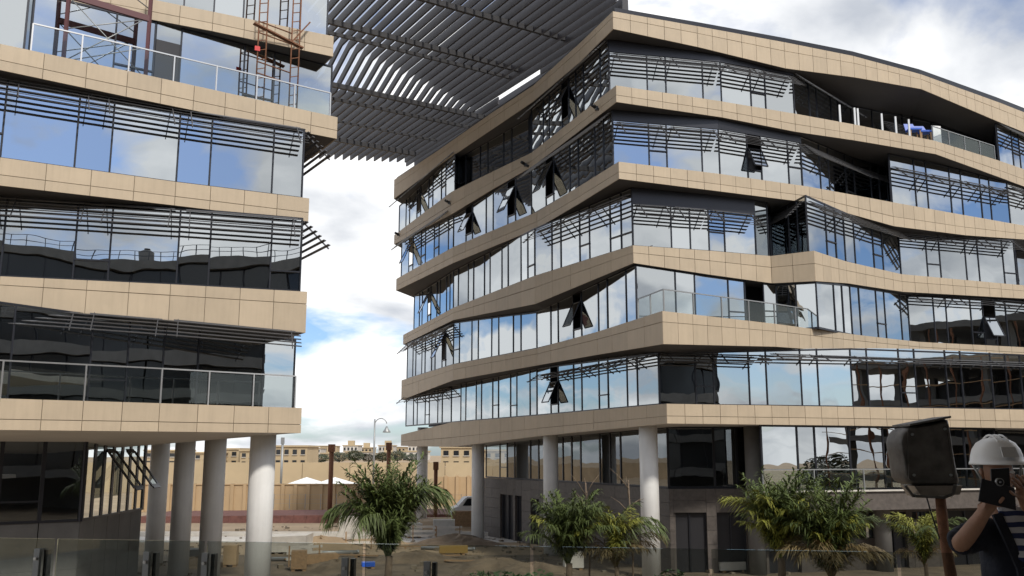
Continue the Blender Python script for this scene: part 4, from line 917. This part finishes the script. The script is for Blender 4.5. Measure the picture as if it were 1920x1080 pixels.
for k, (px, py, ln, rz, lb) in enumerate(((610, 1040, 4.0, .2, 'grey pipe lying left of the soil heap'), (840, 1032, 3.5, -.2, 'grey pipe lying beside the generator'), (555, 1052, 3.0, .1, 'grey pipe lying below the concrete stack'))):
    p = gnd(px, py); d_ = V((math.cos(rz), math.sin(rz), 0)); t = thing('pipe', p, lb, 'pipe', 'loose pipes'); b = MB(); b.tube([p-d_*ln/2+V((0, 0, .12)), p+d_*ln/2+V((0, 0, .12))], .11, 10); b.build('tube', M_STEELD, t); b = MB(); b.tube([p+d_*(ln/2-.12)+V((0, 0, .12)), p+d_*(ln/2+.02)+V((0, 0, .12))], .135, 10); b.build('socket', M_STEELD, t)
for k, (px, py, rz, lb) in enumerate(((672, 1030, .1, 'pale site barrier panel left of the palm'), (795, 1016, -.2, 'pale site barrier panel right of the palm'), (840, 1018, .1, 'pale site barrier panel in front of the van'), (570, 1062, .3, 'site barrier panel by the front left-hand column'))):
    p = gnd(px, py); t = thing('site_barrier', p, lb, 'barrier', 'site barriers'); u = V((math.cos(rz), math.sin(rz), 0))
    for s in (-1, 1): b = MB(); b.bar(p+u*s*.8, p+u*s*.8+V((0, 0, 1.1)), .07, .07); b.build('post', M_WOOD, t)
    for z in (.4, .7, 1.0): b = MB(); b.bar(p-u*.95+V((0, 0, z)), p+u*.95+V((0, 0, z+.04)), .03, .14); b.build('board', M_CONC, t)
# ------------------------------------------------------------------ photographer's balcony: floor, glass balustrade, floodlight, man with a phone
FLZ = 4.25
b = MB(); b.box((1, 0.2, FLZ-.3), 24, 13.6, .3); o = b.build('balcony_floor', M_CONC); o['kind'] = 'structure'
b = MB(); b.box((1, -6.0, FLZ), 24, .4, 6.6); o = b.build('balcony_back_wall', M_GREY); o['kind'] = 'structure'
b = MB(); b.box((1, 1.0, 10.9), 24, 14.0, .5); o = b.build('balcony_ceiling', M_CONC); o['kind'] = 'structure'
for x in (-10.6, 12.6): b = MB(); b.box((x, -2, FLZ), .6, .6, 6.7); o = b.build('balcony_column', M_CONC); o['kind'] = 'structure'
gz = FLZ + 1.12
fa, fb = at_z(-160, 1006, gz), at_z(2060, 1041, gz)
fa.z = fb.z = 0
fbal = thing('glass_balustrade', zv((fa+fb)/2, FLZ), 'clear glass balustrade in the foreground along the bottom of the picture', 'railing')
n = 7; t = (fb-fa).normalized(); ang = math.atan2(t.y, t.x); nn = V((t.y, -t.x, 0))
for i in range(n):
    a, c = fa.lerp(fb, i/n)+t*.012, fa.lerp(fb, (i+1)/n)-t*.012; w = [zv(a, FLZ+.08), zv(c, FLZ+.08), zv(c, gz), zv(a, gz)]
    b = MB(); b.hexa([x-nn*.006 for x in w], [x+nn*.006 for x in w]); b.build('glass_panel', M_FOREG, fbal)
def on_line(px):
    lo, hi = -1.0, 2.0
    for _ in range(40):
        m = (lo+hi)/2
        if proj(zv(fa.lerp(fb, m), gz-.1))[0] < px: lo = m
        else: hi = m
    return fa.lerp(fb, lo)
for px, py in ((76, 1028), (280, 1034), (389, 1036), (650, 1045), (803, 1052)):
    p = on_line(px); zt = hz(py, p.y); b = MB(); b.box(zv(p, FLZ) + nn*.03, .045, .03, zt-FLZ, ang); po = b.build('post', M_STEELD, fbal)
    b = MB(); b.box(zv(p + t*.04, FLZ) - nn*.03, .028, .05, zt-FLZ-.01, ang); b.build('backing_flat', M_BLACK, po)
    b = MB(); b.tube([zv(p, zt-.07)+nn*.02, zv(p, zt-.07)+nn*.065], .012, 8); b.build('bolt', M_STEEL, po)
b = MB(); b.bar(zv(fa, FLZ+.05), zv(fb, FLZ+.05), .08, .1); b.build('shoe', M_STEELD, fbal)

# floodlight on a rusty post, standing just outside the balustrade
FD = 7.0
def fp(px, py, dd=0.0): return at_d(px, py, FD+dd)
fl = thing('floodlight', at_d(1800, 1090, FD) * 1.0, 'dark weathered floodlight on a rusty post, left of the man', 'floodlight')
outl = [(1675,818),(1679,810),(1685,804),(1694,800),(1768,785),(1771,800),(1777,840),(1784,880),(1790,904),(1787,910),(1740,911),(1700,909),(1690,905),(1684,896),(1681,880),(1679,862),(1675,845),(1673,830)]
M_HOOD = mat('weathered_dark_metal', (0.095, 0.087, 0.08), 0.5, 0.25, var=0.5, noise=9, bump=.12, bscale=30)
b = MB(); n0 = len(outl)
cxp = sum(x for x, y in outl)/n0; cyp = sum(y for x, y in outl)/n0
lay = [(-.12, .88), (-.10, .95), (-.04, .99), (.08, .99), (.14, .95), (.16, .85)]
for dd, s in lay:
    for x, y in outl: b.v.append(tuple(fp(cxp+(x-cxp)*s, cyp+(y-cyp)*s, 0) + V((0, dd, 0))))
for k in range(len(lay)-1):
    for i in range(n0): b.f.append((k*n0+i, k*n0+(i+1) % n0, (k+1)*n0+(i+1) % n0, (k+1)*n0+i))
b.f.append(tuple(reversed(range(n0)))); b.f.append(tuple(range((len(lay)-1)*n0, len(lay)*n0))); hs = b.build('housing', M_HOOD, fl, smooth=True)
mod = hs.modifiers.new('bevel', 'BEVEL'); mod.width = .012; mod.segments = 3; mod.limit_method = 'ANGLE'; mod.angle_limit = math.radians(40); mod.harden_normals = True
for x, y in ((1697, 815), (1757, 805), (1768, 890), (1700, 890)): b = MB(); c_ = fp(x, y) + V((0, -.118, 0)); b.tube([c_, c_ + V((0, -.018, 0))], .010, 8); b.build('bolt', M_STEELD, fl)
fr_ = [(1690, 808), (1762, 797), (1776, 897), (1692, 897)]; b = MB()
for k in range(4): b.bar(fp(*fr_[k]) + V((0, -.122, 0)), fp(*fr_[(k+1) % 4]) + V((0, -.122, 0)), .012, .014)
b.build('cover_rim', M_HOOD, fl)
b = MB(); tl = [fp(1690, 800, 0), fp(1766, 785, 0)]; b.hexa([tl[0]+V((0, -.15, 0)), tl[1]+V((0, -.15, 0)), tl[1]+V((0, .17, 0)), tl[0]+V((0, .17, 0))], [tl[0]+V((0, -.15, .015)), tl[1]+V((0, -.15, .015)), tl[1]+V((0, .17, .015)), tl[0]+V((0, .17, .015))]); b.build('lid', M_HOOD, fl)
b = MB(); 
for (x0, y0, x1, y1) in ((1697, 911, 1712, 930), (1712, 930, 1770, 933), (1770, 933, 1787, 926), (1787, 926, 1791, 908)): b.bar(fp(x0, y0, -.17), fp(x1, y1, -.17), .018, .018); b.bar(fp(x0, y0, .15), fp(x1, y1, .15), .018, .018)
b.bar(fp(1712, 930, -.17), fp(1712, 930, .15), .018, .018); b.bar(fp(1770, 933, -.17), fp(1770, 933, .15), .018, .018)
b.build('bracket', M_HOOD, fl)
M_LENS = mat('dusty_lens_glass', (0.22, 0.19, 0.16), 0.25, var=.3, noise=10)
b = MB(); q = [fp(1700, 910), fp(1789, 909), fp(1784, 926), fp(1714, 930)]; b.hexa([x + V((0, -.13, 0)) for x in q], [x + V((0, .12, 0)) for x in q]); b.build('lens', M_LENS, fl)
b = MB(); b.tube([fp(1716, 931, -.05), fp(1785, 930, -.05)], .012, 6); b.build('rim', M_STEEL, fl)
b = MB(); b.tube([fp(1763, 930, .02), fp(1766, 965, .02), fp(1771, 1010, .02), fp(1785, 1090, .03), V((fp(1800, 1090).x+.2, FD+.05, 0))], [.036, .038, .036, .042, .06], 10); b.build('post', M_RUST, fl)
b = MB(); b.tube([fp(1738, 934, -.03), fp(1744, 955, .0), fp(1752, 980, 0), fp(1762, 1010, 0)], .006, 5); b.build('cable', M_BLACK, fl)

def skinned(name, verts, edges, radii, m, parent, levels=2, root=0, extra=None):
    me = bpy.data.meshes.new(name); me.from_pydata([tuple(v) for v in verts], edges, []); o = bpy.data.objects.new(name, me); COL.objects.link(o)
    md = o.modifiers.new('skin', 'SKIN'); md.use_smooth_shade = True
    for i, r in enumerate(radii):
        sv = me.skin_vertices[0].data[i]; sv.radius = r if isinstance(r, tuple) else (r, r); sv.use_root = (i == root)
    ss = o.modifiers.new('subd', 'SUBSURF'); ss.levels = levels; ss.render_levels = levels
    dg = bpy.context.evaluated_depsgraph_get(); me2 = bpy.data.meshes.new_from_object(o.evaluated_get(dg)); bpy.data.objects.remove(o, do_unlink=True)
    if extra:
        bm = bmesh.new(); bm.from_mesh(me2)
        for c, s in extra: bmesh.ops.create_uvsphere(bm, u_segments=12, v_segments=8, radius=1, matrix=Matrix.Translation(c) @ Matrix.Diagonal((*s, 1)))
        bm.to_mesh(me2); bm.free()
    me2.name = name; me2.materials.clear(); me2.materials.append(m)
    for p in me2.polygons: p.use_smooth = True; p.material_index = 0
    o = bpy.data.objects.new(name, me2); link(o, parent); return o
PD = 5.4
def pp(px, py, d=PD): return at_d(px, py, d)
cx = pp(1906, 900).x
man = thing('person', V((cx, PD+.05, FLZ)), 'person in white hard hat, navy jacket and striped shirt photographing with a phone', 'person')
hx = pp(1872, 890).x
Vt, E, Rr = [], [], []
def add(p, r, frm=None):
    Vt.append(V(p)); Rr.append(r)
    if frm is not None: E.append((frm, len(Vt)-1))
    return len(Vt)-1
pel = add((cx, PD+.08, 5.18), (.155, .11)); bel = add((cx, PD+.07, 5.36), (.15, .105), pel); che = add((cx-.005, PD+.07, 5.54), (.165, .11), bel); nb = add((cx-.05, PD+.05, 5.68), (.085, .075), che)
nk = add((hx+.01, PD+.03, 5.745), .056, nb); hd0 = add((hx, PD+.005, 5.80), (.066, .078), nk); hd1 = add((hx, PD+.0, 5.88), (.078, .098), hd0); hd2 = add((hx, PD+.01, 5.97), (.075, .092), hd1); hd3 = add((hx, PD+.01, 6.02), (.045, .055), hd2)
# arm on the left of the picture
s1 = add(pp(1846, 992, PD+.06), .07, che); e1 = add(pp(1796, 1026, PD-.02), .052, s1); m1 = add(pp(1815, 1003, PD-.12), .052, e1); w1_ = add(pp(1848, 958, PD-.23), .034, m1)
p1 = add(pp(1858, 945, PD-.25), (.036, .022), w1_)
# arm on the right
s2 = add(pp(1972, 990, PD+.06), .07, che); e2 = add(pp(1996, 1040, PD-.03), .05, s2); m2 = add(pp(1965, 992, PD-.12), .046, e2); w2_ = add(pp(1922, 945, PD-.22), .032, m2); p2_ = add(pp(1915, 925, PD-.24), (.034, .022), w2_)
def finger(start, frm, pts, r):
    prev = frm
    for i, (x, y, d) in enumerate(pts): prev = add(pp(x, y, PD+d), r*(1-.13*i), prev)
for pts in ([(1846, 932, -.24), (1841, 920, -.27), (1844, 910, -.29)], [(1852, 928, -.22), (1847, 914, -.25), (1850, 903, -.285)], [(1858, 926, -.21), (1855, 912, -.22), (1858, 902, -.24)], [(1865, 928, -.21), (1866, 917, -.21), (1868, 909, -.22)], [(1868, 946, -.27), (1876, 940, -.295), (1882, 932, -.305)]): finger(None, p1, pts, .0095)
for pts in ([(1908, 913, -.25), (1901, 906, -.28), (1896, 903, -.29)], [(1912, 908, -.24), (1905, 900, -.27), (1898, 896, -.285)], [(1918, 906, -.23), (1913, 896, -.25), (1906, 891, -.27)], [(1923, 908, -.22), (1922, 898, -.23), (1917, 891, -.25)], [(1906, 930, -.27), (1899, 926, -.295), (1893, 920, -.305)]): finger(None, p2_, pts, .0095)
for sx in (-1, 1):
    h = add((cx+sx*.09, PD+.08, 5.10), .085, pel); k = add((cx+sx*.11, PD+.05, 4.74), .062, h); a = add((cx+sx*.12, PD+.09, 4.35), .042, k); add((cx+sx*.13, PD-.08, 4.29), (.04, .03), a)
ex = [(V((hx-.083, PD+.02, 5.885)), V((.016, .022, .034))), (V((hx+.083, PD+.02, 5.885)), V((.016, .022, .034))), (V((hx, PD-.10, 5.865)), V((.016, .022, .026))), (V((hx, PD-.088, 5.822)), V((.026, .012, .008)))]
body = skinned('body', Vt, E, Rr, M_SKIN, man, 2, 0, ex)
for sx in (-1, 1):
    b = MB(); b.lathe(V((hx+sx*.034, PD-.088, 5.897)), [(.004, -.008), (.013, -.003), (.013, .003), (.004, .008)], 10); b.build('eye', M_WHITE, man, smooth=True)
# jacket (torso and upper arms), trousers, shoes
jv, je, jr = [], [], []
def ja(p, r, f=None):
    jv.append(V(p)); jr.append(r)
    if f is not None: je.append((f, len(jv)-1))
    return len(jv)-1
j0 = ja((cx, PD+.08, 5.02), (.20, .135)); j1 = ja((cx, PD+.07, 5.25), (.185, .13), j0); j2 = ja((cx, PD+.07, 5.50), (.19, .13), j1); j3 = ja((cx-.02, PD+.07, 5.62), (.14, .10), j2); j4 = ja((cx-.04, PD+.07, 5.70), (.085, .085), j3)
a1 = ja(pp(1848, 990, PD+.05), .095, j2); a2 = ja(pp(1815, 1010, PD+.02), .088, a1); a3 = ja(pp(1797, 1021, PD-.01), .082, a2); a4 = ja(pp(1803, 1012, PD-.05), .072, a3)
a1 = ja(pp(1974, 988, PD+.05), .09, j2); a2 = ja(pp(1992, 1020, PD+.02), .08, a1); a3 = ja(pp(1996, 1036, PD-.02), .075, a2); a4 = ja(pp(1982, 1015, PD-.08), .062, a3); a5 = ja(pp(1945, 968, PD-.17), .05, a4)
jk = skinned('jacket', jv, je, jr, M_NAVY, man, 2)
from mathutils import noise as mnoise
def wrinkle(o, amp, fr):
    for v in o.data.vertices:
        q = v.co*fr; v.co = v.co + v.normal*amp*(mnoise.noise(q) + .5*mnoise.noise(q*2.3) + .6*abs(mnoise.noise(V((q.x*.6, q.y*.6, q.z*2.0)))))
sb_ = jk.modifiers.new('subd', 'SUBSURF'); sb_.levels = 1; sb_.render_levels = 1
wrinkle(jk, .016, 12.0); wrinkle(body, .0025, 16.0)
tv = [V((cx, PD+.08, 5.16)), V((cx-.1, PD+.08, 5.02)), V((cx-.11, PD+.05, 4.74)), V((cx-.12, PD+.09, 4.38)), V((cx+.1, PD+.08, 5.02)), V((cx+.11, PD+.05, 4.74)), V((cx+.12, PD+.09, 4.38))]
skinned('trousers', tv, [(0, 1), (1, 2), (2, 3), (0, 4), (4, 5), (5, 6)], [(.16, .115), .1, .08, .065, .1, .08, .065], M_TROUS, man, 2)
for sx in (-1, 1): skinned('shoe', [V((cx+sx*.12, PD+.12, 4.30)), V((cx+sx*.125, PD+.02, 4.30)), V((cx+sx*.13, PD-.13, 4.285))], [(0, 1), (1, 2)], [.048, .05, .036], M_BLACK, man, 2)
# striped shirt showing between the lapels
ms = bpy.data.materials.new('striped_cotton'); ms.use_nodes = True; tt = ms.node_tree; bs = tt.nodes['Principled BSDF']; bs.inputs['Roughness'].default_value = .9
co = N(tt, 'ShaderNodeTexCoord'); sx_ = N(tt, 'ShaderNodeSeparateXYZ'); tt.links.new(co.outputs['Object'], sx_.inputs[0])
nz = N(tt, 'ShaderNodeTexNoise', i_Scale=6.0); tt.links.new(co.outputs['Object'], nz.inputs['Vector']); mz = N(tt, 'ShaderNodeMath', operation='MULTIPLY_ADD'); tt.links.new(nz.outputs['Fac'], mz.inputs[0]); mz.inputs[1].default_value = .03; tt.links.new(sx_.outputs[2], mz.inputs[2])
md_ = N(tt, 'ShaderNodeMath', operation='FRACT'); ml_ = N(tt, 'ShaderNodeMath', operation='MULTIPLY'); tt.links.new(mz.outputs[0], ml_.inputs[0]); ml_.inputs[1].default_value = 1/.062; tt.links.new(ml_.outputs[0], md_.inputs[0])
rc = ramp(tt, [(.0, (.50, .50, .52)), (.52, (.02, .03, .09))], 'CONSTANT'); tt.links.new(md_.outputs[0], rc.inputs[0]); tt.links.new(rc.outputs[0], bs.inputs['Base Color'])
b = MB(); rows = 14; cols = 9
for i in range(rows+1):
    f = i/rows; z = 5.70 - .62*f; xl = (pp(1864, 960).x)*(1-f) + (pp(1908, 1180).x)*f; xr = pp(1945, 960).x*(1-f) + pp(1946, 1180).x*f
    yy = PD - .035 - .075*min(1, f*2.2)
    for j in range(cols+1):
        g_ = j/cols; b.v.append((xl+(xr-xl)*g_, yy - .022*math.sin(math.pi*g_) + .004*math.sin(i*1.7+j), z))
for i in range(rows):
    for j in range(cols): k = i*(cols+1)+j; b.f.append((k, k+1, k+cols+2, k+cols+1))
sh = b.build('shirt', ms, man, smooth=True); sm_ = sh.modifiers.new('solid', 'SOLIDIFY'); sm_.thickness = .02; sm_.offset = -1
def lapel(xs, side):
    b = MB(); pts = [V((pp(x, y).x, 0, pp(x, y).z)) for x, y in xs]
    for i, q in enumerate(pts): q.y = PD - .05 - .075*min(1, i*.55) - .01
    for p, q in zip(pts[:-1], pts[1:]): b.bar(p, q, .05, .022, V((0, -1, 0)))
    b.build('lapel', M_NAVY, jk)
lapel([(1858, 962), (1874, 1010), (1890, 1060), (1905, 1130)], 0)
# hair and helmet
hc = V((hx+.002, PD+.01, 5.945))
b = MB(); b.lathe(hc+V((0, .022, -.09)), [(.05, -.05), (.084, -.02), (.092, .04), (.086, .10)], 18); b.build('hair', M_BLACK, man, smooth=True)
M_HAT = mat('helmet_plastic', (0.86, 0.86, 0.85), 0.32, var=.03)
b = MB(); prof = [(.150, -.008), (.149, .004), (.143, .016), (.139, .045), (.128, .082), (.104, .118), (.068, .140), (.026, .149), (.004, .150)]
b.lathe(hc, [(r*.95, z*.97) for r, z in prof], 32)
b.v = [(x, hc.y + (y-hc.y)*1.12 - (.055*max(0, -(y-hc.y)/.15) if z < hc.z+.012 else 0), z) for x, y, z in b.v]; hat = b.build('hard_hat', M_HAT, man, smooth=True)
b = MB(); b.hexa([hc+V((-.045, -.158, .035)), hc+V((.045, -.158, .035)), hc+V((.04, -.128, .088)), hc+V((-.04, -.128, .088))], [hc+V((-.045, -.166, .035)), hc+V((.045, -.166, .035)), hc+V((.04, -.136, .090)), hc+V((-.04, -.136, .090))]); b.build('badge_plate', mat('helmet_plate', (.58, .58, .58), .4), hat)
b = MB()
for k in (-.03, 0, .03): b.tube([hc+V((k, -.13*math.cos(a), .03+.128*math.sin(a))) for a in [math.pi*(.18+.64*i/8) for i in range(9)]], .006, 5)
b.build('ridge', M_HAT, hat)
for sx in (-1, 1): b = MB(); b.tube([hc+V((sx*.14, .0, -.005)), hc+V((sx*.118, -.02, -.06)), hc+V((sx*.09, -.03, -.12))], .007, 5); b.build('strap', M_STEELD, hat)
# phone in an open flip case
ph = thing('phone', pp(1876, 915, PD-.27), 'black phone in an open flip case held before the face', 'phone')
def slab(q, m, name, th=.012, par=None, d=-.27):
    w = [pp(x, y, PD+d) for x, y in q]; b = MB(); b.hexa([x + V((0, th, 0)) for x in w], w); o = b.build(name, m, par or ph); mo = o.modifiers.new('bevel', 'BEVEL'); mo.width = .003; mo.segments = 2; return o
slab([(1858, 879), (1893, 877), (1896, 940), (1861, 945)], M_BLACK, 'phone_body', .012)
slab([(1841, 897), (1903, 915), (1906, 957), (1835, 940)], mat('case_leather', (.012, .012, .016), .6), 'case_flap', .010, d=-.295)
c = pp(1875.5, 904, PD-.305)
b = MB(); b.tube([c, c+V((0, .02, 0))], .0215, 18); b.build('camera_ring', mat('lens_ring', (.35, .35, .34), .3, .6), ph)
b = MB(); b.tube([c+V((0, -.002, 0)), c+V((0, .01, 0))], .0165, 18); o = b.build('camera_window', M_BLACK, ph)
b = MB(); b.tube([c+V((0, -.004, 0)), c+V((0, .01, 0))], .006, 12); b.build('camera_lens', M_GLASS, ph)
